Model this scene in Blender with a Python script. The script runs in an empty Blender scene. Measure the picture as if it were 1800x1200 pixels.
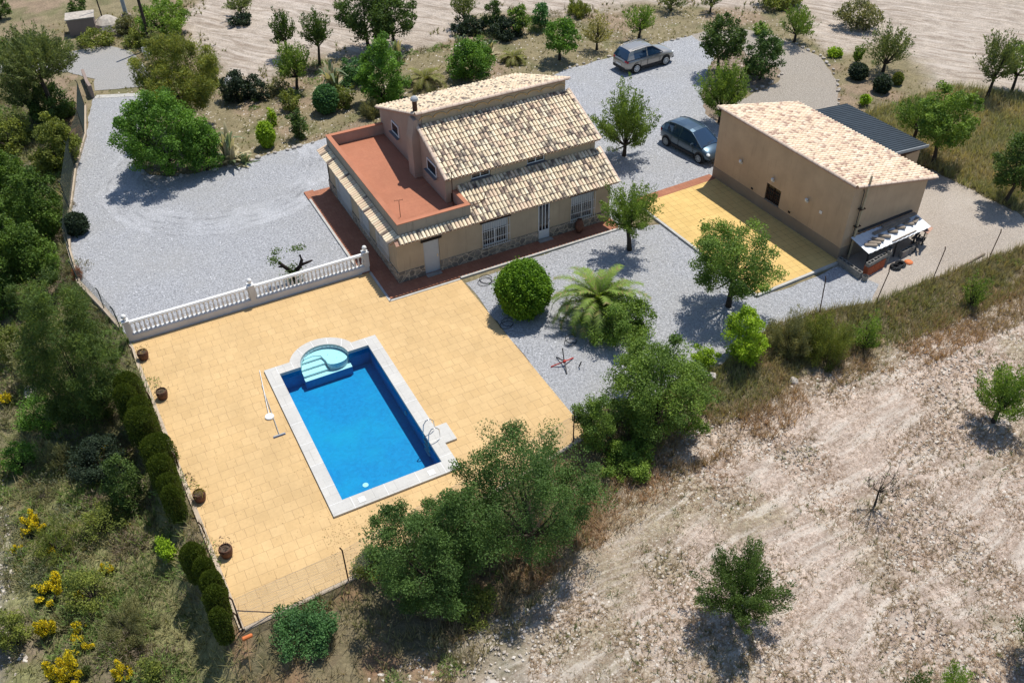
import bpy, bmesh, math, random
import numpy as np
from mathutils import Vector, Matrix
BND=[(-22.0, 75.0), (-19.5, 42.0), (-10.93, 28.55), (-11.53, 24.25), (-12.75, 19.95), (-13.58, 15.29), (-14.22, 11.14), (-14.13, 7.64), (-13.33, 4.83), (-12.69, 1.8), (-12.05, -15.73), (-11.09, -15.8), (-8.3, -15.53), (-4.73, -14.68), (-1.94, -14.31), (1.9, -13.62), (4.26, -12.18), (6.6, -12.56), (10.31, -12.47), (13.78, -11.37), (16.77, -11.53), (19.59, -12.3), (23.5, -12.2), (27.2, -12.37), (34.0, -12.4), (80.0, -14.0)]
PLANTS=[
('almond_tree', 'almond', 0, 16.88, 5.63, -0.02, 1.91, 1.97, 2.34, 1.1, 'bushy almond tree with upright shoots on the gravel at the right end of the house', 'tree', 'almond trees standing around the plot'),
('almond_tree', 'almond', 0, 11.64, -2.98, -0.02, 1.77, 1.23, 2.49, 1.0, 'small almond tree on a dark trunk before the right barred window of the house', 'tree', 'almond trees standing around the plot'),
('almond_tree', 'dense', 1, 13.12, -9.26, -0.02, 2.14, 1.76, 2.99, 0.8, 'leaning almond tree whose crown overhangs the edge of the small yellow patio', 'tree', 'almond trees standing around the plot'),
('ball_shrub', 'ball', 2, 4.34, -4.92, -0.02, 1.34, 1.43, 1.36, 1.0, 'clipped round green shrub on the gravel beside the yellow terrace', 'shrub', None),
('broadleaf_tree', 'dense', 3, 7.37, -8.49, -0.02, 1.74, 1.08, 1.03, 0.75, 'light green small tree growing into the large palm by the gravel', 'tree', None),
('broadleaf_tree', 'dense', 1, 5.77, -13.83, -0.4, 2.35, 2.18, 2.0, 0.9, 'large airy tree shading the gravel corner beside the red crossed metal stand', 'tree', None),
('broadleaf_shrub', 'dense', 1, 2.77, -13.83, -0.13, 0.81, 1.3, 1.23, 1.0, 'green shrub at the right corner post of the pool terrace fence', 'shrub', None),
('broadleaf_shrub', 'dense', 3, 3.56, -15.21, -0.57, 1.11, 0.5, 0.47, 1.0, 'rounded green shrub at the edge of the pale field below the terrace corner', 'shrub', None),
('broadleaf_shrub', 'dense', 4, 11.23, -12.51, -0.05, 0.97, 1.45, 1.37, 1.0, 'bright lime green bush between the gravel and the grassy bank', 'shrub', None),
('broadleaf_shrub', 'dense', 4, 9.69, -11.99, -0.02, 0.6, 0.43, 0.41, 1.0, 'low lime green shoots left of the brightest bush on the bank', 'shrub', None),
('grey_shrub', 'broomy', 5, 13.97, -12.73, -0.39, 1.37, 0.91, 0.86, 1.0, 'wide olive grey shrub on the bank below the parking gravel', 'shrub', None),
('grey_shrub', 'broomy', 6, 15.09, -13.79, -0.57, 1.23, 1.23, 1.17, 1.0, 'fine twigged green broom shrub at the foot of a leaning fence post', 'shrub', None),
('broadleaf_shrub', 'almond', 3, 17.09, -14.23, -0.57, 0.72, 1.05, 1.0, 0.5, 'upright green sapling on the bank near the field corner', 'shrub', None),
('broadleaf_shrub', 'almond', 0, 23.86, -14.32, -0.57, 0.66, 1.02, 0.97, 0.5, 'spiky green sapling alone on the right hand bank', 'shrub', None),
('broadleaf_tree', 'dense', 7, -5.73, -16.95, -0.55, 2.23, 2.11, 2.46, 1.3, 'big dark green tree overhanging the bottom edge of the pool terrace', 'tree', None),
('broadleaf_tree', 'dense', 7, -1.94, -16.95, -0.57, 2.75, 2.46, 3.08, 1.35, 'largest dark green tree below the pool, crown reaching the white coping', 'tree', None),
('broadleaf_shrub', 'dense', 6, -7.22, -15.37, -0.02, 0.79, 0.36, 0.34, 1.0, 'yellowish green bush at the second fence post below the pool', 'shrub', None),
('broadleaf_shrub', 'dense', 8, -10.25, -16.75, -0.27, 1.15, 0.52, 0.49, 1.0, 'bluish green bush outside the bottom fence of the terrace', 'shrub', None),
('broadleaf_shrub', 'dense', 6, -4.74, -18.49, -0.57, 0.79, 0.35, 0.34, 0.6, 'low yellow green bush in the shade below the largest tree', 'shrub', None),
('almond_tree', 'almond', 9, 3.02, -22.77, -0.57, 1.73, 1.05, 1.73, 1.3, 'spiky dark almond tree with its shadow in the middle of the pale field', 'tree', 'almond trees in the pale field'),
('almond_tree', 'almond', 3, 18.45, -20.33, -0.57, 1.38, 1.27, 1.69, 0.9, 'young light green almond tree near the right edge of the field', 'tree', 'almond trees in the pale field'),
('almond_tree', 'almond', 9, 10.76, -28.5, -0.57, 0.86, 1.91, 1.87, 1.0, 'almond tree cut by the right edge of the photo low in the field', 'tree', 'almond trees in the pale field'),
('almond_tree', 'almond', 9, 5.38, -28.14, -0.57, 0.46, 1.28, 1.51, 0.6, 'dark almond crown poking up at the bottom edge, left of a lighter one', 'tree', 'almond trees in the pale field'),
('almond_tree', 'almond', 3, 6.36, -28.65, -0.57, 0.67, 1.22, 1.54, 0.6, 'lighter almond crown poking up at the bottom edge of the field', 'tree', 'almond trees in the pale field'),
('bare_tree', 'bare', 0, 10.77, -21.37, -0.57, 0.98, 0.87, 1.49, 1.0, 'bare young tree with dead branches in the middle of the field', 'tree', None),
('almond_tree', 'dense', 9, 29.25, 12.62, -0.02, 1.58, 1.7, 2.52, 1.0, 'tallest dark green tree in the clump on the parking island', 'tree', 'almond trees standing around the plot'),
('broadleaf_tree', 'dense', 7, 31.03, 10.3, -0.02, 1.42, 1.6, 1.63, 1.0, 'dark bushy tree at the right end of the parking island', 'tree', None),
('almond_tree', 'almond', 0, 24.66, 6.45, -0.02, 1.89, 1.62, 2.06, 1.1, 'yellow green almond tree at the tip of the parking island behind the outbuilding', 'tree', 'almond trees standing around the plot'),
('broadleaf_shrub', 'dense', 3, 36.29, 16.73, -0.02, 0.56, 0.51, 0.49, 1.0, 'small bright green shrub behind the parking island', 'shrub', None),
('almond_tree', 'almond', 0, 37.57, 14.29, -0.02, 1.53, 1.13, 1.55, 0.7, 'almond tree casting shade on the top of the brown track', 'tree', 'almond trees standing around the plot'),
('dusty_bush', 'dense', 5, 43.66, 14.24, -0.02, 1.66, 0.94, 1.12, 0.8, 'dark bushy tree at the edge of the far ploughed field', 'tree', None),
('almond_tree', 'almond', 10, 39.38, 7.15, -0.02, 1.83, 1.36, 1.72, 0.6, 'sparse almond tree between the two dark round bushes and the far field', 'tree', 'almond trees standing around the plot'),
('round_bush', 'ball', 11, 36.97, 7.15, -0.02, 0.65, 0.56, 0.53, 1.0, 'dark round bush, left of the pair by the brown track', 'shrub', None),
('round_bush', 'ball', 11, 36.83, 4.8, -0.02, 0.61, 0.59, 0.56, 1.0, 'dark round bush, right of the pair by the brown track', 'shrub', None),
('round_bush', 'ball', 6, 38.64, 5.15, -0.02, 0.35, 0.44, 0.42, 1.0, 'small olive bush right of the two dark round ones', 'shrub', None),
('grass_clump', 'dense', 4, 38.3, 10.83, -0.02, 0.56, 0.33, 0.32, 1.0, 'bright green clump of grass beside the brown track', 'shrub', None),
('sapling', 'almond', 3, 38.86, 9.15, -0.02, 0.41, 0.68, 0.65, 0.5, 'thin sapling above the left dark round bush', 'tree', None),
('round_bush', 'dense', 4, 34.35, 3.81, -0.02, 0.37, 0.42, 0.4, 1.0, 'small lime bush beyond the dark metal roof', 'shrub', None),
('almond_tree', 'almond', 10, 41.97, 0.56, -0.02, 1.47, 1.6, 2.77, 0.8, 'forked almond tree near the top right edge with two dark trunks', 'tree', 'almond trees standing around the plot'),
('almond_tree', 'dense', 3, 44.43, 0.58, -0.02, 1.34, 1.29, 2.3, 0.8, 'leaning almond tree cut by the top right edge of the photo', 'tree', 'almond trees standing around the plot'),
('broadleaf_tree', 'dense', 3, 32.23, -4.03, -0.02, 1.68, 1.8, 3.04, 1.0, 'large feathery green tree behind the lean-to with the dark roof', 'tree', None),
('fig_tree', 'almond', 1, 32.53, -1.97, -0.02, 1.81, 1.06, 2.22, 0.8, 'loose leafed tree touching the far edge of the dark metal roof', 'tree', None),
('almond_tree', 'dense', 9, 32.29, -9.04, -0.02, 1.46, 1.74, 2.72, 1.0, 'dense almond tree on a short trunk at the right edge beside the gravel', 'tree', 'almond trees standing around the plot'),
('almond_tree', 'dense', 9, 9.22, 28.48, -0.02, 2.25, 1.83, 2.85, 0.85, 'spreading almond tree with dark forked trunk at the near edge of the ploughed field', 'tree', 'almond trees standing around the plot'),
('almond_tree', 'dense', 9, 11.09, 28.15, -0.02, 1.96, 1.62, 2.36, 0.9, 'wide almond tree to the right of the forked one at the field edge', 'tree', 'almond trees standing around the plot'),
('almond_tree', 'almond', 10, 17.61, 29.56, -0.02, 1.4, 0.97, 1.43, 0.6, 'thin almond tree standing over a dark bush at the top edge', 'tree', 'almond trees standing around the plot'),
('dark_bush', 'dense', 11, 17.18, 28.1, -0.02, 1.35, 0.6, 0.52, 1.0, 'dark low bush in the shade of the thin almond tree', 'shrub', None),
('broadleaf_tree', 'dense', 9, 18.97, 27.22, -0.02, 0.81, 1.26, 1.32, 1.0, 'slim upright green tree at the left of the thicket', 'tree', None),
('dark_bush', 'dense', 11, 19.29, 25.92, -0.02, 1.46, 0.73, 0.63, 1.0, 'dark bush at the foot of the green thicket', 'shrub', None),
('broadleaf_tree', 'dense', 3, 20.38, 25.75, -0.02, 0.9, 0.89, 1.24, 1.0, 'middle light green tree of the thicket', 'tree', None),
('broadleaf_tree', 'dense', 8, 22.27, 25.74, -0.02, 0.76, 1.05, 1.18, 1.0, 'right hand bluish green tree of the thicket', 'tree', None),
('broadleaf_tree', 'dense', 12, 20.65, 19.93, -0.02, 1.45, 1.18, 1.83, 1.0, 'bright green tree on a dark stem near the gravel edge behind the house', 'tree', None),
('bush', 'broomy', 6, 26.5, 27.05, -0.02, 1.25, 0.56, 0.53, 1.0, 'dark shrub at the edge of the far field above the pale twiggy tree', 'shrub', None),
('twiggy_tree', 'almond', 13, 23.96, 20.21, -0.02, 1.18, 1.21, 1.54, 0.45, 'pale yellowish twiggy tree left of the silver car', 'tree', None),
('almond_tree', 'almond', 3, 27.7, 20.33, -0.02, 1.44, 1.02, 1.61, 0.6, 'small almond tree directly behind the silver car', 'tree', 'almond trees standing around the plot'),
('almond_tree', 'almond', 10, 33.28, 23.97, -0.02, 1.41, 0.62, 0.97, 0.6, 'leaning almond tree at the top edge right of the silver car', 'tree', 'almond trees standing around the plot'),
('almond_tree', 'almond', 10, 35.81, 22.24, -0.02, 1.02, 0.77, 1.16, 0.5, 'bare looking almond tree at the top edge above the parking island', 'tree', 'almond trees standing around the plot'),
('bush', 'dense', 6, 41.59, 20.7, -0.02, 1.81, 0.8, 0.69, 1.0, 'low bush at the top edge between track and field', 'shrub', None),
('yucca_bush', 'dense', 12, 13.83, 20.49, -0.02, 1.75, 1.45, 1.25, 1.1, 'bushy bright green shrub with white flowers behind the house roof', 'shrub', None),
('mastic_shrub', 'dense', 12, 7.08, 19.66, -0.02, 1.67, 2.33, 2.01, 1.1, 'tall bright green shrub behind the tile roof and chimney', 'shrub', None),
('mastic_shrub', 'dense', 8, 6.48, 23.54, -0.02, 1.18, 0.89, 0.77, 1.0, 'bluish green shrub behind the agaves', 'shrub', None),
('round_bush', 'ball', 8, 3.1, 20.1, -0.02, 0.84, 0.96, 0.91, 1.0, 'round bluish green bush in front of the tall agaves', 'shrub', None),
('broadleaf_shrub', 'dense', 6, 4.37, 20.3, -0.02, 0.68, 0.99, 0.85, 0.7, 'yellow green shrub right of the round bluish bush', 'shrub', None),
('broadleaf_shrub', 'dense', 6, 1.09, 21.55, -0.02, 0.76, 0.75, 0.64, 0.6, 'sparse yellowish bush below the twin crowned almond tree', 'shrub', None),
('lime_shrub', 'ball', 4, -1.71, 17.3, -0.02, 0.56, 0.86, 0.82, 1.0, 'lime green oval shrub near the stone edging left of the house', 'shrub', None),
('lime_shrub', 'dense', 4, -0.59, 19.9, -0.02, 0.25, 0.66, 0.57, 0.5, 'thin lime green sapling behind the oval shrub', 'shrub', None),
('broadleaf_shrub', 'dense', 9, 0.44, 17.52, -0.02, 0.64, 0.95, 0.9, 1.0, 'dark green upright shrub in the dry garden left of the house', 'shrub', None),
('grey_shrub', 'broomy', 5, 5.3, 18.09, -0.02, 0.67, 0.82, 0.78, 1.0, 'grey leaved bush behind the back corner of the roof terrace', 'shrub', None),
('almond_tree', 'almond', 9, 3.48, 30.24, -0.02, 1.05, 1.32, 2.16, 0.9, 'upright almond crown at the edge of the ploughed field, left of its twin', 'tree', 'almond trees standing around the plot'),
('almond_tree', 'almond', 9, 5.05, 27.51, -0.02, 1.29, 1.37, 2.66, 0.9, 'almond crown right of its twin at the edge of the ploughed field', 'tree', 'almond trees standing around the plot'),
('almond_tree', 'almond', 0, 2.35, 24.31, -0.02, 1.49, 1.25, 2.01, 1.0, 'nearer almond tree with clear dark trunk below the upright crowns', 'tree', 'almond trees standing around the plot'),
('almond_tree', 'almond', 10, 2.65, 39.85, -0.02, 1.28, 0.6, 1.07, 0.8, 'small almond tree alone in the ploughed field at the top', 'tree', 'almond trees in the pale field'),
('dark_bush', 'dense', 11, 2.35, 38.36, -0.02, 0.96, 0.42, 0.37, 1.0, 'dark weeds around the foot of the lone almond tree', 'shrub', None),
('hedge_bush', 'dense', 11, -1.68, 24.76, -0.02, 1.08, 1.11, 0.96, 1.0, 'dark rosemary hedge bush right of the yellow green pine', 'shrub', None),
('hedge_bush', 'dense', 11, -0.36, 24.51, -0.02, 0.97, 0.83, 0.71, 1.0, 'smaller grey green hedge bush at the end of the dark hedge', 'shrub', None),
('hedge_bush', 'dense', 5, 1.04, 24.57, -0.02, 0.76, 0.57, 0.49, 0.6, 'pale grey low bush beside the clear dark trunk', 'shrub', None),
('pine_tree', 'pine', 6, -5.39, 21.33, -0.02, 2.57, 2.43, 3.8, 1.2, 'yellow green pine beside the drive, behind the bushy carob tree', 'tree', None),
('carob_tree', 'dense', 12, -7.74, 16.83, -0.02, 2.61, 2.33, 2.88, 1.2, 'bushy bright green tree overhanging the gravel drive', 'tree', None),
('carob_tree', 'dense', 12, -5.72, 16.13, -0.02, 1.24, 1.49, 1.62, 1.0, 'lower bright green shrub between the bushy tree and the agave', 'shrub', None),
('broadleaf_tree', 'dense', 3, -3.61, 38.45, -0.02, 2.11, 1.34, 1.58, 0.8, 'light green tree beside the wooden pole by the field', 'tree', None),
('olive_tree', 'almond', 10, -12.73, 28.27, -0.49, 2.74, 1.67, 4.51, 1.1, 'airy grey green tree overhanging the concrete road on the left', 'tree', None),
('olive_tree', 'almond', 10, -14.16, 29.07, -0.49, 1.8, 2.13, 2.87, 1.0, 'airy grey green tree left of the one overhanging the road', 'tree', None),
('broadleaf_tree', 'dense', 14, -18.46, 8.85, -1.41, 1.43, 1.43, 1.36, 1.0, 'leafy tree at the left edge, nearest of the row to the conifer', 'tree', None),
('green_shrub', 'dense', 6, -15.94, 25.88, -0.6, 1.61, 1.22, 1.05, 0.7, 'olive bush at the left edge beyond the tree row', 'shrub', None),
('green_shrub', 'dense', 6, -14.08, 21.63, -0.65, 1.16, 0.78, 0.67, 0.9, 'olive bush behind the left row beside the wire fence', 'shrub', None),
('dark_bush', 'dense', 9, -12.92, 28.77, -0.46, 1.59, 1.31, 1.13, 1.0, 'dark undergrowth below the airy road side trees', 'shrub', None),
('broadleaf_shrub', 'dense', 6, -13.23, 21.13, -0.26, 1.39, 1.73, 1.49, 1.1, 'green bush outside the wire fence halfway down the drive', 'shrub', None),
('broadleaf_tree', 'dense', 14, -16.43, 16.67, -1.03, 1.77, 2.08, 2.65, 1.1, 'dense green tree at the left edge beside the fence, farthest of the row', 'tree', None),
('broadleaf_tree', 'dense', 14, -15.22, 14.27, -1.16, 1.53, 2.19, 2.53, 1.1, 'dense green tree against the fence in the left row', 'tree', None),
('broadleaf_tree', 'dense', 14, -17.43, 9.89, -1.38, 1.61, 2.47, 3.18, 1.1, 'dense green tree cut by the left edge of the photo', 'tree', None),
('broadleaf_tree', 'dense', 14, -15.85, 9.27, -1.35, 1.26, 1.87, 2.48, 1.1, 'dark green tree at the near end of the left row beside the low wall', 'tree', None),
('lavender_bush', 'ball', 11, -13.49, 12.61, -0.02, 0.64, 0.64, 0.61, 1.0, 'dark rounded bush on the gravel against the low fence wall', 'shrub', None),
('dry_bush', 'broomy', 15, -14.09, 8.2, -0.02, 0.32, 0.39, 0.37, 1.0, 'small reddish dry bush at the gravel edge by the fence post', 'shrub', None),
('dark_conifer', 'dense', 9, -8.9, 45.49, -0.02, 0.82, 0.97, 1.01, 1.0, 'dark upright shrub behind the small concrete tank', 'tree', None),
('dark_conifer', 'dense', 9, -14.55, 48.98, -0.02, 0.92, 1.13, 1.25, 1.0, 'dark tree at the top left corner', 'tree', None),
('oleander_hedge', 'dense', 9, -14.66, 40.27, -0.02, 1.35, 0.66, 0.57, 1.0, 'dark oleander bush with pink blooms beside the road at the left edge', 'shrub', None),
('oleander_hedge', 'dense', 9, -12.95, 40.18, -0.02, 1.43, 0.74, 0.64, 1.0, 'dark roadside bush right of the pink flowered one', 'shrub', None),
('oleander_hedge', 'dense', 6, -8.56, 39.57, -0.02, 1.45, 0.64, 0.55, 0.7, 'yellow green roadside bush in front of the small concrete tank', 'shrub', None),
('roadside_bush', 'dense', 5, -6.01, 40.9, -0.02, 0.97, 0.76, 0.65, 0.7, 'grey bush around the foot of the steel pole', 'shrub', None),
('roadside_bush', 'dense', 6, -5.87, 37.72, -0.02, 0.96, 0.64, 0.55, 0.7, 'yellowish bush at the head of the turning circle', 'shrub', None),
('roadside_bush', 'dense', 5, -4.65, 36.45, -0.02, 0.72, 0.86, 0.75, 0.7, 'grey shrub behind the white garden chair', 'shrub', None),
('thuja_tree', 'pine', 9, -15.12, -1.06, -1.37, 1.95, 4.17, 3.75, 1.9, 'big feathery conifer outside the balustrade corner', 'tree', None),
('grey_shrub', 'broomy', 5, -15.89, -3.77, -1.39, 0.74, 0.33, 0.32, 1.0, 'silvery twiggy shrub at the foot of the conifer shade', 'shrub', None),
('grey_shrub', 'broomy', 5, -17.67, -4.86, -1.42, 0.69, 0.31, 0.29, 0.3, 'silvery shrub on the left slope farther from the hedge', 'shrub', None),
('green_shrub', 'dense', 12, -16.95, -0.4, -1.41, 1.13, 0.67, 0.63, 0.5, 'green leafy shrub on the left slope beside the pale rock', 'shrub', None),
('green_shrub', 'broomy', 5, -16.83, -3.36, -1.41, 0.83, 0.83, 0.79, 0.5, 'green leafy shrub shaded by the conifer on the left slope', 'shrub', None),
('green_shrub', 'dense', 6, -17.63, 4.8, -1.4, 0.95, 1.14, 1.09, 0.6, 'olive bush at the left edge below the tree row', 'shrub', None),
('green_shrub', 'dense', 5, -16.97, 2.71, -1.4, 1.05, 1.25, 1.19, 0.5, 'dry greyish bush left of the big conifer', 'shrub', None),
('green_shrub', 'dense', 11, -15.29, -4.55, -1.38, 1.3, 0.82, 0.77, 0.9, 'green shrub coloured dark for the shade under the conifer, next to the cypress hedge', 'shrub', None),  # darkest leaf palette stands in for the shadow cast by the conifer
('vine_shrub', 'dense', 9, -14.57, -7.12, -1.36, 0.7, 1.44, 1.37, 0.7, 'leafy climber filling the gap between the cypresses', 'shrub', None),
('vine_shrub', 'dense', 4, -13.68, -10.7, -1.14, 0.35, 0.7, 0.66, 0.8, 'lime green climber left of the lower cypress row', 'shrub', None),
('green_shrub', 'dense', 6, -16.53, -10.95, -1.41, 0.98, 0.86, 0.81, 0.3, 'olive green shrub among the dry scrub low on the left slope', 'shrub', None),
('green_shrub', 'dense', 6, -15.26, -15.11, -1.38, 0.38, 0.62, 0.59, 0.5, 'small green bush at the bottom edge of the slope', 'shrub', None),
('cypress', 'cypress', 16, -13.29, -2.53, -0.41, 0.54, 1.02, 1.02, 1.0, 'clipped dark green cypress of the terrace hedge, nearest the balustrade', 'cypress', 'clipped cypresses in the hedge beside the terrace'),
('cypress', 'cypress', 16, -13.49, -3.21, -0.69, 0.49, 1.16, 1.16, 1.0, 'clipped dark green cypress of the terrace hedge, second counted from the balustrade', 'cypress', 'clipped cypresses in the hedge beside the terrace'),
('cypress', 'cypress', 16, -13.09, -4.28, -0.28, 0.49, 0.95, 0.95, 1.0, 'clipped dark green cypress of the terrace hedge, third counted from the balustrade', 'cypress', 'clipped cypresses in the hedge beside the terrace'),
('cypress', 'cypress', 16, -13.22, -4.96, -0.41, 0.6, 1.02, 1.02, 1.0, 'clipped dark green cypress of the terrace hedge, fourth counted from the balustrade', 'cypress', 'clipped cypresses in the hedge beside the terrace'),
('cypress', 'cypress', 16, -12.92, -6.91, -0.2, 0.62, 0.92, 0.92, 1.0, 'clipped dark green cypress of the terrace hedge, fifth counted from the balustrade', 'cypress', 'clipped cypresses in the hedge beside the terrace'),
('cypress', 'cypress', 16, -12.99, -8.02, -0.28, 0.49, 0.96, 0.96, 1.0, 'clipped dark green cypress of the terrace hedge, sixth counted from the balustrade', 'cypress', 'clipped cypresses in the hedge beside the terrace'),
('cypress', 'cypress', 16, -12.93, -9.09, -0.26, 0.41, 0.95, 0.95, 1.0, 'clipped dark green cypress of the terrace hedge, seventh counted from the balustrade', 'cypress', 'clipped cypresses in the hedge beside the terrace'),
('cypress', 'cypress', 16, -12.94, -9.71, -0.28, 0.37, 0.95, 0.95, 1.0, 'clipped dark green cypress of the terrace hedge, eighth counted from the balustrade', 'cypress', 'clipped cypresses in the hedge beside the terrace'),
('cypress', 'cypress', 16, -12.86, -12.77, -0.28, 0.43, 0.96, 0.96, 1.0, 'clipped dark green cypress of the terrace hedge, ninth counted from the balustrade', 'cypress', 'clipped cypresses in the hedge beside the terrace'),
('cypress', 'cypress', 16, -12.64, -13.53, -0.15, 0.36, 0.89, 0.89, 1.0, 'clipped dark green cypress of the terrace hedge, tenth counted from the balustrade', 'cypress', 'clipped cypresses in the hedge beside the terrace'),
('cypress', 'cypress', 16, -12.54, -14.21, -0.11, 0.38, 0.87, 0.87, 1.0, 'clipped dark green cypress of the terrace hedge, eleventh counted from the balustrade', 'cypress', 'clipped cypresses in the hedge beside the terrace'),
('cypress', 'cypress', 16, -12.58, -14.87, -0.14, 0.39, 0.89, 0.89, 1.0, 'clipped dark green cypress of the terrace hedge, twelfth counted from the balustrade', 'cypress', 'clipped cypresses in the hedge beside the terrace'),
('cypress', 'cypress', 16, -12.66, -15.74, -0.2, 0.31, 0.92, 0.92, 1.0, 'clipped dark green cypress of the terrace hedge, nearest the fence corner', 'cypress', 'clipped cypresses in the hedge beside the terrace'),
('green_shrub', 'dense', 6, -15.6, -7.88, -1.39, 0.89, 0.64, 0.61, 0.3, 'grey green low bush in mid slope left of the middle cypresses', 'shrub', None),
('green_shrub', 'broomy', 5, -15.63, -13.01, -1.39, 1.2, 0.54, 0.51, 0.7, 'wide dry olive shrub low on the slope left of the last cypresses', 'shrub', None),
('green_shrub', 'dense', 12, -18.21, -2.65, -1.43, 0.71, 0.71, 0.68, 0.6, 'fresh green shrub near the left edge above the stony strip', 'shrub', None),
('green_shrub', 'broomy', 6, -17.39, -7.96, -1.42, 0.98, 0.86, 0.82, 0.3, 'olive broom shrub right of the vivid yellow clump', 'shrub', None),
('green_shrub', 'dense', 6, -19.23, -11.43, -1.46, 0.6, 0.99, 0.94, 0.6, 'low olive bush at the left edge below the stony strip', 'shrub', None),
('broom_shrub', 'broom', 17, -18.08, -6.4, -1.43, 0.48, 0.46, 0.43, 1.0, 'vivid yellow broom clump beside the pale stony strip at the left edge', 'shrub', 'yellow broom clumps on the slope'),
('broom_shrub', 'broom', 17, -18.48, -6.5, -1.44, 0.24, 0.17, 0.17, 1.0, 'small yellow broom clump just below the vivid one', 'shrub', 'yellow broom clumps on the slope'),
('broom_shrub', 'broom', 17, -18.78, -7.29, -1.45, 0.22, 0.26, 0.25, 1.0, 'greenish yellow broom clump at the edge of the stony strip', 'shrub', 'yellow broom clumps on the slope'),
('broom_shrub', 'broom', 17, -17.63, -7.94, -1.43, 0.2, 0.24, 0.22, 1.0, 'tiny yellow broom clump standing apart', 'shrub', 'yellow broom clumps on the slope'),
('broom_shrub', 'broom', 17, -17.74, -10.0, -1.43, 0.79, 0.48, 0.45, 1.0, 'wide greenish yellow broom in the middle of the slope', 'shrub', 'yellow broom clumps on the slope'),
('broom_shrub', 'broom', 17, -18.06, -11.63, -1.44, 0.37, 0.54, 0.51, 1.0, 'bright yellow green broom at the end of the wide one', 'shrub', 'yellow broom clumps on the slope'),
('broom_shrub', 'broom', 17, -16.95, -10.61, -1.41, 0.29, 0.24, 0.23, 1.0, 'small yellow broom right of the wide one', 'shrub', 'yellow broom clumps on the slope'),
('broom_shrub', 'broom', 17, -17.15, -12.09, -1.42, 0.2, 0.4, 0.38, 1.0, 'narrow orange yellow broom in the middle of the slope', 'shrub', 'yellow broom clumps on the slope'),
('broom_shrub', 'broom', 17, -17.22, -12.68, -1.42, 0.45, 0.21, 0.2, 1.0, 'orange yellow broom above the big flowering bush', 'shrub', 'yellow broom clumps on the slope'),
('broom_shrub', 'broom', 17, -17.79, -13.88, -1.43, 0.71, 0.73, 0.7, 1.0, 'biggest yellow broom bush at the bottom edge', 'shrub', 'yellow broom clumps on the slope'),
('broom_shrub', 'broom', 17, -16.1, -14.63, -1.4, 0.38, 0.43, 0.41, 1.0, 'yellow broom clump right of the biggest one at the bottom edge', 'shrub', 'yellow broom clumps on the slope'),
('broom_shrub', 'broom', 17, -14.86, -3.4, -1.37, 0.27, 0.17, 0.16, 1.0, 'single yellow broom tuft in the conifer shade', 'shrub', 'yellow broom clumps on the slope'),
('broom_shrub', 'broom', 17, -18.44, 1.75, -1.43, 0.33, 0.41, 0.39, 1.0, 'yellow broom at the left edge below the olive bush', 'shrub', 'yellow broom clumps on the slope'),
('broom_shrub', 'broom', 17, -14.94, -7.96, -1.37, 0.24, 0.11, 0.1, 1.0, 'pale yellow broom tuft in mid slope', 'shrub', 'yellow broom clumps on the slope'),
('broom_shrub', 'broom', 17, -15.89, -9.83, -1.39, 0.31, 0.2, 0.19, 1.0, 'faint yellow broom tuft near the green shrub', 'shrub', 'yellow broom clumps on the slope')]
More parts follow.
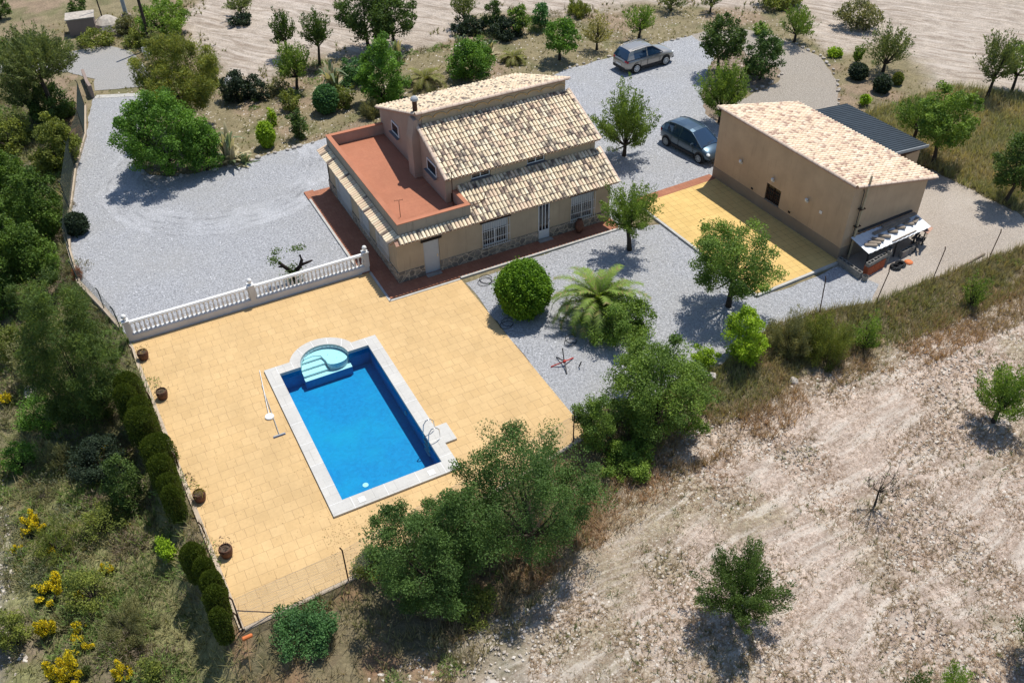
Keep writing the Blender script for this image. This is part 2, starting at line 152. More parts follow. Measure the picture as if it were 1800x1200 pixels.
PX={'gravel_left': [(-10.18, 29.93), (-6.93, 28.53), (-7.33, 25.59), (-8.22, 23.13), (-9.07, 20.75), (-9.28, 18.83), (-8.92, 17.23), (-7.85, 16.33), (-6.41, 16.07), (-4.54, 16.06), (-3.49, 16.12), (-0.95, 16.35), (1.3, 16.54), (2.87, 16.72), (3.48, 8.75), (-1.21, 1.82), (-12.6, 1.89), (-13.33, 4.83), (-14.09, 7.51), (-14.17, 11.12), (-13.54, 15.13), (-12.69, 19.92), (-11.47, 24.22), (-10.85, 27.54)], 'gravel_mid': [(2.9, -1.47), (12.18, -0.93), (14.54, -1.78), (14.63, -5.21), (14.72, -9.39), (16.78, -9.46), (20.11, -9.24), (20.73, -11.34), (19.29, -12.24), (16.68, -11.63), (13.64, -11.54), (10.31, -12.47), (6.5, -12.71), (4.26, -12.18), (2.71, -12.99)], 'gravel_right': [(18.14, 17.49), (20.4, 18.21), (22.89, 18.41), (25.35, 18.44), (28.12, 18.83), (31.62, 19.01), (31.5, 15.71), (28.35, 12.88), (25.97, 10.01), (24.6, 7.86), (24.24, 5.33), (20.33, -0.51), (15.82, 0.89), (12.24, -0.84), (9.4, -0.55), (10.14, 7.34)], 'brown_track': [(29.72, 18.93), (33.03, 19.12), (35.96, 18.0), (36.87, 16.44), (37.41, 13.86), (37.29, 11.28), (36.34, 8.96), (35.05, 7.0), (33.13, 5.04), (32.6, 3.42), (29.63, -0.22), (24.08, 5.41), (25.75, 8.17), (28.34, 8.49), (31.91, 9.27), (33.48, 11.12), (33.01, 13.68), (33.28, 15.32), (31.57, 15.67), (29.56, 16.2)], 'yard': [(31.04, -3.41), (31.69, -4.53), (31.87, -6.86), (32.15, -10.45), (30.84, -12.57), (27.12, -12.44), (23.43, -12.27), (19.53, -12.37), (18.48, -11.95), (18.65, -10.21), (20.26, -8.87), (25.71, -6.92)], 'road': [(-17.62, 39.93), (-15.34, 39.82), (-13.0, 39.7), (-10.67, 39.13), (-8.73, 39.03), (-7.66, 38.68), (-6.57, 37.07), (-6.18, 34.69), (-6.09, 32.12), (-6.5, 29.96), (-9.94, 31.03), (-9.69, 33.03), (-11.17, 35.18), (-13.3, 36.71), (-15.52, 37.39), (-17.75, 37.53)], 'island': [(30.49, 16.28), (34.3, 16.61), (34.3, 11.79), (32.49, 9.48), (29.51, 9.05), (24.43, 6.56), (24.61, 8.8), (27.16, 12.46)], 'edgeA': [(-7.17, 26.46), (-8.39, 23.22), (-9.26, 20.85), (-9.41, 18.5), (-8.96, 17.02), (-7.87, 16.19), (-6.44, 15.94), (-4.58, 15.92), (-3.53, 15.98), (-2.06, 16.22), (-0.97, 16.27), (1.28, 16.47)], 'edgeB': [(20.5, 18.38), (23.0, 18.58), (24.75, 18.66), (29.72, 18.93), (31.68, 19.1)], 'edgeC': [(37.26, 14.31), (37.43, 11.43), (36.54, 9.18), (35.11, 6.96), (33.11, 4.85), (33.1, 4.47)], 'edgeD': [(32.78, 10.18), (30.94, 9.29), (28.56, 8.77)], 'fieldfar': [(-2.26, 41.18), (0.11, 45.7), (-0.36, 52.5), (80.66, 6.29), (59.79, -9.8), (45.51, -0.87), (40.68, 3.86), (44.69, 12.04), (38.0, 10.88), (43.2, 20.51), (38.15, 21.46), (33.09, 26.09), (25.81, 27.44), (20.14, 31.36), (13.45, 26.45), (9.16, 27.04), (5.67, 29.6), (0.92, 26.56), (-1.04, 29.86), (-1.74, 33.76)], 'fieldnear': [(-5.1, -22.87), (-3.78, -20.44), (-1.24, -18.71), (1.19, -17.09), (3.92, -15.27), (7.89, -14.45), (12.92, -14.31), (17.86, -14.77), (22.87, -14.84), (28.46, -14.47), (45.67, -20.38), (11.78, -36.27), (-7.39, -26.11)], 'wallL': [(-10.93, 28.55), (-11.53, 24.25), (-12.69, 19.92), (-13.59, 15.17), (-14.17, 11.12), (-14.13, 7.64), (-13.35, 4.74), (-12.9, 2.86)], 'bottomfence': [(-12.05, -15.73), (-8.3, -15.53), (-3.57, -14.69), (1.9, -13.62)], 'rightfence': [(16.68, -11.63), (19.59, -12.3), (23.54, -12.17), (27.24, -12.33), (31.09, -12.71)]}
PT={'pole1': (-4.99, 36.85, -0.02), 'pole2': (-5.64, 42.4, -0.0), 'tank': (-9.04, 42.06, -0.01), 'chair': (-5.46, 35.26, -0.01), 'rock': (-17.4, 2.11, -1.4), 'hoe': (-12.04, -16.21, -0.09), 'hoe2': (-12.41, -17.13, -0.58), 'stand': (4.13, -9.19, -0.02), 'net1': (-8.41, -6.22, -0.02), 'net2': (-7.95, -3.23, -0.0), 'br1': (-8.37, -7.48, -0.02), 'br2': (-8.16, -4.14, -0.03), 'agave1': (-4.39, 16.01, -0.02), 'agave2': (4.51, 22.5, -0.01), 'agave3': (10.32, 25.5, -0.02), 'agave4': (15.68, 25.2, -0.0), 'agave5': (17.48, 23.62, -0.01), 'palm2': (10.42, 20.75, -0.01), 'palm3': (17.64, 21.39, -0.01), 'palm1': (7.43, -7.41, -0.02), 'hose1': (3.77, -1.63, -0.02), 'hose2': (3.15, -4.84, -0.02), 'vine': (-4.64, 3.03, -0.0), 'pot1': (-12.49, 0.02, -0.01), 'pot2': (-12.26, -3.02, -0.0), 'pot3': (-12.16, -9.54, -0.01), 'pot4': (-11.96, -12.53, -0.02), 'lad1': (-3.13, -10.37, -0.03), 'platA': (-2.01, -9.88, -0.01), 'skim1': (-6.66, -12.5, -0.01), 'skim2': (-3.63, -12.3, -0.01), 'plank': (25.67, -12.36, -0.01), 'wht': (-1.41, 28.41, -0.0), 'bal1': (-12.69, 1.97, -0.02), 'pp': (20.04, -9.31, -0.0)}
CAM=[-11.9542, -35.4982, 27.0]
R=[[0.885671, -0.304909, 0.350168], [-0.464166, -0.562406, 0.684288], [-0.011709, -0.76859, -0.639635]]

rad = math.radians
S = bpy.context.scene
# ---------------------------------------------------------------- camera, world, sun, exposure
cam = bpy.data.objects.new('camera', bpy.data.cameras.new('camera')); S.collection.objects.link(cam)
cam.data.sensor_width = 36; cam.data.sensor_fit = 'HORIZONTAL'; cam.data.lens = 1617.0/1800*36
cam.data.clip_start = .5; cam.data.clip_end = 3000
m = Matrix.Identity(4)
for i in range(3):
    m[i][0] = R[i][0]; m[i][1] = -R[i][1]; m[i][2] = -R[i][2]; m[i][3] = CAM[i]
cam.matrix_world = m
S.camera = cam
SUN_EL, SUN_AZ = 67.0, 32.0          # azimuth counted from +x towards +y
W = bpy.data.worlds.new('World'); S.world = W; W.use_nodes = True
nt = W.node_tree; nt.nodes.clear()
sky = nt.nodes.new('ShaderNodeTexSky'); sky.sky_type = 'NISHITA'; sky.sun_disc = False
sky.sun_elevation = rad(SUN_EL); sky.sun_rotation = rad(90-SUN_AZ); sky.altitude = 600
sky.air_density = 1.0; sky.dust_density = .6
bg = nt.nodes.new('ShaderNodeBackground'); bg.inputs['Strength'].default_value = .118
wo = nt.nodes.new('ShaderNodeOutputWorld')
nt.links.new(sky.outputs[0], bg.inputs[0]); nt.links.new(bg.outputs[0], wo.inputs[0])
sl = bpy.data.lights.new('sun', 'SUN'); sl.energy = 4.2; sl.angle = rad(.53); sl.color = (1, .95, .87)
sun = bpy.data.objects.new('sun', sl); S.collection.objects.link(sun)
sd = Vector((math.cos(rad(SUN_EL))*math.cos(rad(SUN_AZ)), math.cos(rad(SUN_EL))*math.sin(rad(SUN_AZ)), math.sin(rad(SUN_EL))))
sun.rotation_euler = sd.to_track_quat('Z', 'Y').to_euler()
S.view_settings.view_transform = 'Standard'; S.view_settings.look = 'None'
S.view_settings.exposure = .30; S.view_settings.gamma = 1
S.render.engine = 'CYCLES'; S.cycles.max_bounces = 6; S.cycles.diffuse_bounces = 3; S.cycles.transparent_max_bounces = 8
S.cycles.caustics_reflective = False; S.cycles.caustics_refractive = False

# ---------------------------------------------------------------- materials
def nodes(name):
    m = bpy.data.materials.new(name); m.use_nodes = True
    n = m.node_tree; b = n.nodes['Principled BSDF']; b.inputs['Specular IOR Level'].default_value = .25
    return m, n, b
def N(n, t, **k):
    o = n.nodes.new(t)
    for a, v in k.items():
        if a.startswith('i_'): o.inputs[a[2:]].default_value = v
        else: setattr(o, a, v)
    return o
def coords(n, scale=(1,1,1), rot=(0,0,0)):
    t = N(n, 'ShaderNodeTexCoord'); mp = N(n, 'ShaderNodeMapping')
    mp.inputs['Scale'].default_value = scale; mp.inputs['Rotation'].default_value = rot
    n.links.new(t.outputs['Object'], mp.inputs[0]); return mp.outputs[0]
def noise(n, co, scale, detail=3, rough=.55, lo=.3, hi=.7, a=0., b=1., dist=0):
    t = N(n, 'ShaderNodeTexNoise'); t.inputs['Scale'].default_value = scale; t.inputs['Detail'].default_value = detail
    t.inputs['Roughness'].default_value = rough; t.inputs['Distortion'].default_value = dist
    n.links.new(co, t.inputs['Vector'])
    r = N(n, 'ShaderNodeMapRange'); r.inputs[1].default_value = lo; r.inputs[2].default_value = hi
    r.inputs[3].default_value = a; r.inputs[4].default_value = b
    n.links.new(t.outputs['Fac'], r.inputs[0]); return r.outputs[0]
def mix(n, fac, a, b, mode='MIX'):
    x = N(n, 'ShaderNodeMix', data_type='RGBA', blend_type=mode)
    for s, v in ((x.inputs[0], fac), (x.inputs[6], a), (x.inputs[7], b)):
        if hasattr(v, 'links') or hasattr(v, 'is_linked'): n.links.new(v, s)
        elif isinstance(v, (int, float)): s.default_value = v
        else: s.default_value = (*v, 1) if len(v) == 3 else v
    return x.outputs[2]
def math_(n, op, a, b=None, c=None):
    x = N(n, 'ShaderNodeMath', operation=op)
    for i, v in enumerate((a, b, c)):
        if v is None: continue
        if isinstance(v, (int, float)): x.inputs[i].default_value = v
        else: n.links.new(v, x.inputs[i])
    return x.outputs[0]
def val(n, fac):                       # grey value socket -> colour socket for multiply
    c = N(n, 'ShaderNodeCombineColor')
    for i in range(3): n.links.new(fac, c.inputs[i])
    return c.outputs[0]
def bump(n, b, h, strength=.4, dist=.02):
    u = N(n, 'ShaderNodeBump'); u.inputs['Strength'].default_value = strength; u.inputs['Distance'].default_value = dist
    n.links.new(h, u.inputs['Height']); n.links.new(u.outputs[0], b.inputs['Normal'])
MAT = {}
def plain(name, col, rough=.7, var=.12, scale=3., metal=0., spec=.25):
    m, n, b = nodes(name); co = coords(n)
    f = noise(n, co, scale, 4, .6, .3, .7, 1-var, 1+var)
    c = mix(n, 1., col, val(n, f), 'MULTIPLY'); n.links.new(c, b.inputs['Base Color'])
    b.inputs['Roughness'].default_value = rough; b.inputs['Metallic'].default_value = metal; b.inputs['Specular IOR Level'].default_value = spec
    MAT[name] = m; return m
plain('white_paint', (.74,.74,.72), .55, .05); plain('pipe_cream', (.42,.34,.22), .6, .2, 4)
plain('white_metal', (.62,.63,.62), .4, .04); plain('dark_wood', (.02,.014,.01), .8, .3, 6)
plain('bark', (.05,.04,.03), .95, .35, 7); plain('bark_light', (.2,.16,.12), .95, .3, 6)
plain('rust', (.07,.035,.022), .9, .4, 9); plain('post_green', (.03,.045,.04), .7, .2)
plain('rubber', (.012,.012,.013), .85, .2, 8); plain('black_plastic', (.018,.018,.02), .5, .1)
plain('concrete', (.30,.28,.25), .9, .2, 2.5); plain('kerb', (.42,.41,.38), .9, .15, 3)
plain('block', (.24,.225,.2), .95, .2, 6); plain('brick_red', (.34,.09,.04), .9, .25, 7)
plain('stone', (.40,.36,.31), .95, .3, 5); plain('steel', (.55,.56,.57), .22, .05, 3, 1.)
plain('sheet', (.66,.68,.7), .45, .1, 2); plain('cornice', (.42,.25,.18), .85, .2, 3)
plain('plank', (.24,.2,.16), .9, .25, 5); plain('plank_dark', (.05,.048,.048), .9, .3, 5)
plain('ochre', (.55,.36,.16), .85, .1); plain('sill_grey', (.12,.12,.13), .7, .1)
plain('shutter', (.42,.44,.45), .5, .04); plain('pot', (.12,.055,.035), .7, .3, 8); plain('soil', (.09,.065,.045), 1, .3, 12)
plain('galv', (.33,.35,.36), .5, .12, 3); plain('wood_handle', (.42,.28,.13), .7, .15)
plain('orange', (.6,.17,.05), .6, .15); plain('red_paint', (.42,.03,.02), .5, .15); plain('limestone', (.45,.41,.37), .9, .15, 5)
plain('blue_metal', (.08,.15,.33), .4, .1)
def glassy(name, col, rough=.06, spec=.6):
    m, n, b = nodes(name); b.inputs['Base Color'].default_value = (*col, 1); b.inputs['Roughness'].default_value = rough
    b.inputs['Specular IOR Level'].default_value = spec; MAT[name] = m
glassy('glass', (.012,.016,.02)); glassy('car_glass', (.012,.035,.075), .04, 1.)  # car glass base tinted blue, sky reflection put into the colour
glassy('lamp_clear', (.6,.62,.62), .15); glassy('lamp_red', (.35,.01,.015), .15)
def carpaint(name, col):
    m, n, b = nodes(name); b.inputs['Base Color'].default_value = (*col, 1); b.inputs['Metallic'].default_value = .55
    b.inputs['Roughness'].default_value = .33; b.inputs['Coat Weight'].default_value = .8; b.inputs['Coat Roughness'].default_value = .05; MAT[name] = m
carpaint('silver_paint', (.34,.32,.29)); carpaint('blue_grey_paint', (.055,.09,.125))
# gravel
def gravel(name, light, dark, patch, tracks=False):
    m, n, b = nodes(name); co = coords(n)
    g = noise(n, co, 9, 4, .75, .38, .62); g2 = noise(n, co, 26, 2, .8, .35, .65)
    gg = math_(n, 'ADD', math_(n, 'MULTIPLY', g, .45), math_(n, 'MULTIPLY', g2, .55))
    c = mix(n, gg, dark, light)
    p = noise(n, co, .23, 4, .6, .45, .75, 0, .6)
    c = mix(n, p, c, patch)
    sp = noise(n, co, 17, 2, .9, .62, .72, 0, .8); c = mix(n, sp, c, tuple(min(1, v*1.45) for v in light))
    if tracks:
        t = N(n, 'ShaderNodeTexCoord'); s = N(n, 'ShaderNodeVectorMath', operation='SUBTRACT'); s.inputs[1].default_value = (-5, 15.6, 0)
        n.links.new(t.outputs['Object'], s.inputs[0]); L = N(n, 'ShaderNodeVectorMath', operation='LENGTH'); n.links.new(s.outputs[0], L.inputs[0])
        d = math_(n, 'ADD', L.outputs['Value'], noise(n, co, .35, 2, .5, 0, 1, -.5, .5))
        w = math_(n, 'SINE', math_(n, 'MULTIPLY', d, 11.))
        w = math_(n, 'GREATER_THAN', w, .5)
        band = math_(n, 'MULTIPLY', math_(n, 'GREATER_THAN', d, 4.6), math_(n, 'LESS_THAN', d, 7.0))
        w = math_(n, 'MULTIPLY', math_(n, 'MULTIPLY', w, band), noise(n, co, .9, 3, .6,   .45, .62, 0, .38))
        c = mix(n, w, c, tuple(v*.8 for v in dark))
        band2 = noise(n, co, .4, 2, .5, .4, .65, .0, .28); c = mix(n, math_(n, 'MULTIPLY', band, band2), c, tuple(min(1, v*1.25) for v in light))
    n.links.new(c, b.inputs['Base Color']); b.inputs['Roughness'].default_value = .95
    bump(n, b, gg, .8, .05); MAT[name] = m
gravel('gravel', (.60,.61,.635), (.15,.155,.165), (.38,.375,.36), True)
gravel('gravel_brown', (.50,.45,.38), (.22,.19,.16), (.36,.31,.25))
gravel('gravel_yard', (.57,.50,.42), (.29,.24,.195), (.62,.56,.49))
gravel('road_mat', (.40,.39,.37), (.31,.30,.285), (.40,.37,.34))
# pavers: square and double slabs with thin dark joints
def pavers(name, A, B, joint, size, rot=0., offs=.33, sq=.66, wk=1.0):
    m, n, b = nodes(name); co = coords(n, rot=(0,0,rot))
    br = N(n, 'ShaderNodeTexBrick'); br.offset = offs; br.offset_frequency = 3; br.squash = sq; br.squash_frequency = 2
    br.inputs['Scale'].default_value = 1; br.inputs['Brick Width'].default_value = size*wk; br.inputs['Row Height'].default_value = size
    br.inputs['Mortar Size'].default_value = .007; br.inputs['Mortar Smooth'].default_value = .15
    br.inputs['Color1'].default_value = (*A, 1); br.inputs['Color2'].default_value = (*B, 1); br.inputs['Mortar'].default_value = (*joint, 1)
    n.links.new(co, br.inputs['Vector'])
    # joints fade in and out where sand fills them
    f = noise(n, co, 1.1, 3, .6, .46, .66, 0, .7)
    avg = tuple((x+y)/2 for x, y in zip(A, B)); c = mix(n, math_(n, 'MULTIPLY', f, br.outputs['Fac']), br.outputs['Color'], avg)
    c = mix(n, 1., c, val(n, noise(n, co, .5, 4, .65, .3, .7, .9, 1.08)), 'MULTIPLY')
    c = mix(n, 1., c, val(n, noise(n, co, 9, 4, .7, .3, .7, .93, 1.06)), 'MULTIPLY')
    st = noise(n, co, 1.7, 5, .7, .66, .78, 0, .22); c = mix(n, st, c, tuple(v*.5 for v in A)); c = mix(n, noise(n, co, .3, 4, .65, .48, .72, 0, .35), c, tuple(v*.78 for v in B))
    n.links.new(c, b.inputs['Base Color']); b.inputs['Roughness'].default_value = .85
    bump(n, b, math_(n, 'SUBTRACT', 1, br.outputs['Fac']), .3, .01); MAT[name] = m
pavers('paving_yellow', (.58,.40,.195), (.545,.37,.175), (.31,.20,.10), .46, 0., .33, .66, 1.2)
pavers('paving_patio', (.62,.43,.16), (.585,.40,.145), (.20,.12,.045), .42, rad(2.3), 0., 1., 1.)
pavers('walk_tile', (.36,.155,.09), (.32,.13,.075), (.17,.08,.05), .3)
pavers('coping_mat', (.53,.515,.475), (.49,.48,.45), (.36,.35,.33), .9)
pavers('roof_tile_red', (.40,.165,.095), (.385,.155,.09), (.35,.14,.08), .28)
def wall(name, col, streak=.25):
    m, n, b = nodes(name); co = coords(n)
    c = mix(n, 1., col, val(n, noise(n, co, .8, 5, .6, .3, .7, .88, 1.1)), 'MULTIPLY')
    co2 = coords(n, (5, 5, .5)); s = noise(n, co2, 1., 4, .7, .55, .8, 0, streak)
    c = mix(n, s, c, tuple(v*.35 for v in col))
    n.links.new(c, b.inputs['Base Color']); b.inputs['Roughness'].default_value = .92
    bump(n, b, noise(n, co, 30, 3, .7, 0, 1), .25, .01); MAT[name] = m
wall('wall_beige', (.415,.33,.225), .42); wall('wall_pink', (.37,.275,.215), .15); wall('wall_grey', (.31,.27,.215), .8)
wall('wall_ochre', (.475,.345,.225), .3); wall('wall_dado', (.27,.215,.16), .1); wall('wall_low', (.44,.36,.27), .3)
wall('parapet_red', (.40,.165,.095), .12); wall('tank_mat', (.27,.21,.18), .3); wall('bal_wall', (.60,.60,.59), .12)
def terracotta():
    m, n, b = nodes('tiles'); a = N(n, 'ShaderNodeAttribute', attribute_name='Col')
    co = coords(n); f = noise(n, co, 22, 4, .7, .3, .7, .82, 1.12)
    c = mix(n, 1., a.outputs['Color'], val(n, f), 'MULTIPLY')
    n.links.new(c, b.inputs['Base Color']); b.inputs['Roughness'].default_value = .85
    MAT['tiles'] = m
terracotta()
def leaf():
    m, n, b = nodes('leaf'); a = N(n, 'ShaderNodeAttribute', attribute_name='Col')
    n.links.new(a.outputs['Color'], b.inputs['Base Color']); b.inputs['Roughness'].default_value = .6; b.inputs['Specular IOR Level'].default_value = .2
    tr = N(n, 'ShaderNodeBsdfTranslucent'); mx = N(n, 'ShaderNodeMixShader', i_Fac=.28)
    c2 = mix(n, 1., a.outputs['Color'], (1.5, 1.45, .7), 'MULTIPLY'); n.links.new(c2, tr.inputs[0])
    o = n.nodes['Material Output']; n.links.new(b.outputs[0], mx.inputs[1]); n.links.new(tr.outputs[0], mx.inputs[2]); n.links.new(mx.outputs[0], o.inputs[0])
    MAT['leaf'] = m
leaf()
def masonry():
    m, n, b = nodes('stone_base'); co = coords(n)
    v = N(n, 'ShaderNodeTexVoronoi', feature='DISTANCE_TO_EDGE'); v.inputs['Scale'].default_value = 3.4; n.links.new(co, v.inputs['Vector'])
    v2 = N(n, 'ShaderNodeTexVoronoi'); v2.inputs['Scale'].default_value = 3.4; n.links.new(co, v2.inputs['Vector'])
    sep = N(n, 'ShaderNodeSeparateColor'); n.links.new(v2.outputs['Color'], sep.inputs[0])
    c = mix(n, sep.outputs[0], (.14,.125,.105), (.31,.27,.21))
    c = mix(n, 1., c, val(n, noise(n, co, 9, 4, .7, .3, .7, .75, 1.2)), 'MULTIPLY')
    e = N(n, 'ShaderNodeMapRange'); e.inputs[1].default_value = .03; e.inputs[2].default_value = .06; e.inputs[3].default_value = 1; e.inputs[4].default_value = 0
    n.links.new(v.outputs['Distance'], e.inputs[0]); c = mix(n, e.outputs[0], c, (.46,.38,.28))
    n.links.new(c, b.inputs['Base Color']); b.inputs['Roughness'].default_value = .9; bump(n, b, v.outputs['Distance'], .6, .1); MAT['stone_base'] = m
masonry()
def poolmats():
    m, n, b = nodes('pool_tile'); co = coords(n)
    v = N(n, 'ShaderNodeTexVoronoi'); v.inputs['Scale'].default_value = 9; n.links.new(co, v.inputs['Vector'])
    sep = N(n, 'ShaderNodeSeparateColor'); n.links.new(v.outputs['Color'], sep.inputs[0])
    c = mix(n, sep.outputs[0], (.003,.215,.46), (.004,.265,.54))
    p = noise(n, co, .45, 4, .6, .42, .7, 0, .55); c = mix(n, p, c, (.005,.36,.54))
    n.links.new(c, b.inputs['Base Color']); b.inputs['Roughness'].default_value = .5; MAT['pool_tile'] = m
    m, n, b = nodes('pool_step'); b.inputs['Base Color'].default_value = (.80,.84,.83,1); b.inputs['Roughness'].default_value = .5; MAT['pool_step'] = m
    m = bpy.data.materials.new('water'); m.use_nodes = True; n = m.node_tree; n.nodes.clear()
    t = N(n, 'ShaderNodeBsdfTransparent'); t.inputs[0].default_value = (.66,.93,.98,1)
    g = N(n, 'ShaderNodeBsdfGlossy'); g.inputs['Roughness'].default_value = .03
    f = N(n, 'ShaderNodeFresnel'); f.inputs[0].default_value = 1.33
    mx = N(n, 'ShaderNodeMixShader'); o = N(n, 'ShaderNodeOutputMaterial')
    co = coords(n); u = N(n, 'ShaderNodeBump'); u.inputs['Strength'].default_value = .12; u.inputs['Distance'].default_value = .03
    n.links.new(noise(n, co, 3.5, 3, .6, 0, 1), u.inputs['Height']); n.links.new(u.outputs[0], g.inputs['Normal'])
    n.links.new(f.outputs[0], mx.inputs[0]); n.links.new(t.outputs[0], mx.inputs[1]); n.links.new(g.outputs[0], mx.inputs[2]); n.links.new(mx.outputs[0], o.inputs[0])
    MAT['water'] = m
poolmats()
def metalroof():
    m, n, b = nodes('dark_roof'); co = coords(n); b.inputs['Base Color'].default_value = (.022,.034,.046,1)
    c = mix(n, noise(n, co, 1.2, 4, .6, .3, .7), (.020,.031,.042), (.03,.044,.058)); n.links.new(c, b.inputs['Base Color'])
    b.inputs['Roughness'].default_value = .6; MAT['dark_roof'] = m
metalroof()
def terrainmat():
    m, n, b = nodes('terrain_mat'); co = coords(n)
    a = N(n, 'ShaderNodeAttribute', attribute_name='Col'); ms = N(n, 'ShaderNodeAttribute', attribute_name='Mask')
    sep = N(n, 'ShaderNodeSeparateColor'); n.links.new(ms.outputs['Color'], sep.inputs[0])
    field, scrub, plough = sep.outputs[0], sep.outputs[1], sep.outputs[2]
    c = a.outputs['Color']
    f1 = noise(n, co, 1.1, 5, .65, .35, .65, .82, 1.16); c = mix(n, 1., c, val(n, f1), 'MULTIPLY')
    f2 = noise(n, co, 7, 4, .8, .36, .64, .7, 1.25); c = mix(n, 1., c, val(n, f2), 'MULTIPLY')
    # field: brown dry weed flecks between pale clods
    fl = math_(n, 'MULTIPLY', noise(n, co, 4.2, 5, .85, .47, .58), field); c = mix(n, math_(n, 'MULTIPLY', fl, .6), c, (.23,.16,.115))
    pb = math_(n, 'MULTIPLY', noise(n, co, 13, 2, .9, .60, .66), field); c = mix(n, math_(n, 'MULTIPLY', pb, .8), c, (.68,.61,.54))
    # scrub: green and brown patches
    s1 = math_(n, 'MULTIPLY', noise(n, co, .8, 5, .7, .45, .62), scrub); c = mix(n, math_(n, 'MULTIPLY', s1, .6), c, (.075,.09,.035))
    s2 = math_(n, 'MULTIPLY', noise(n, co, 1.7, 4, .7, .56, .66), scrub); c = mix(n, math_(n, 'MULTIPLY', s2, .6), c, (.20,.15,.10))
    # plough lines
    def furrow(rot, msk, k):
        t = N(n, 'ShaderNodeTexCoord'); mp = N(n, 'ShaderNodeMapping', vector_type='TEXTURE'); mp.inputs['Rotation'].default_value = (0, 0, rad(rot-90)); mp.inputs['Scale'].default_value = (1, 13, 1)
        dv = N(n, 'ShaderNodeVectorMath', operation='ADD'); nz = N(n, 'ShaderNodeTexNoise'); nz.inputs['Scale'].default_value = .12; n.links.new(t.outputs['Object'], nz.inputs['Vector'])
        sc = N(n, 'ShaderNodeVectorMath', operation='SCALE'); sc.inputs['Scale'].default_value = 2.5; n.links.new(nz.outputs['Color'], sc.inputs[0]); n.links.new(sc.outputs[0], dv.inputs[1]); n.links.new(t.outputs['Object'], dv.inputs[0])
        n.links.new(dv.outputs[0], mp.inputs[0]); c2 = mp.outputs[0]
        w = noise(n, c2, 2.4, 4, .7, .50, .62); return math_(n, 'MULTIPLY', math_(n, 'MULTIPLY', w, msk), k)
    c = mix(n, furrow(-50, plough, .7), c, (.24,.185,.14)); c = mix(n, furrow(-56, plough, .55), c, (.62,.55,.48))
    c = mix(n, furrow(5, field, .55), c, (.66,.60,.52)); c = mix(n, furrow(8, field, .35), c, (.27,.20,.15))
    n.links.new(c, b.inputs['Base Color']); b.inputs['Roughness'].default_value = 1; b.inputs['Specular IOR Level'].default_value = .1
    bump(n, b, noise(n, co, 6, 5, .8, 0, 1), .9, .12); MAT['terrain_mat'] = m
terrainmat()

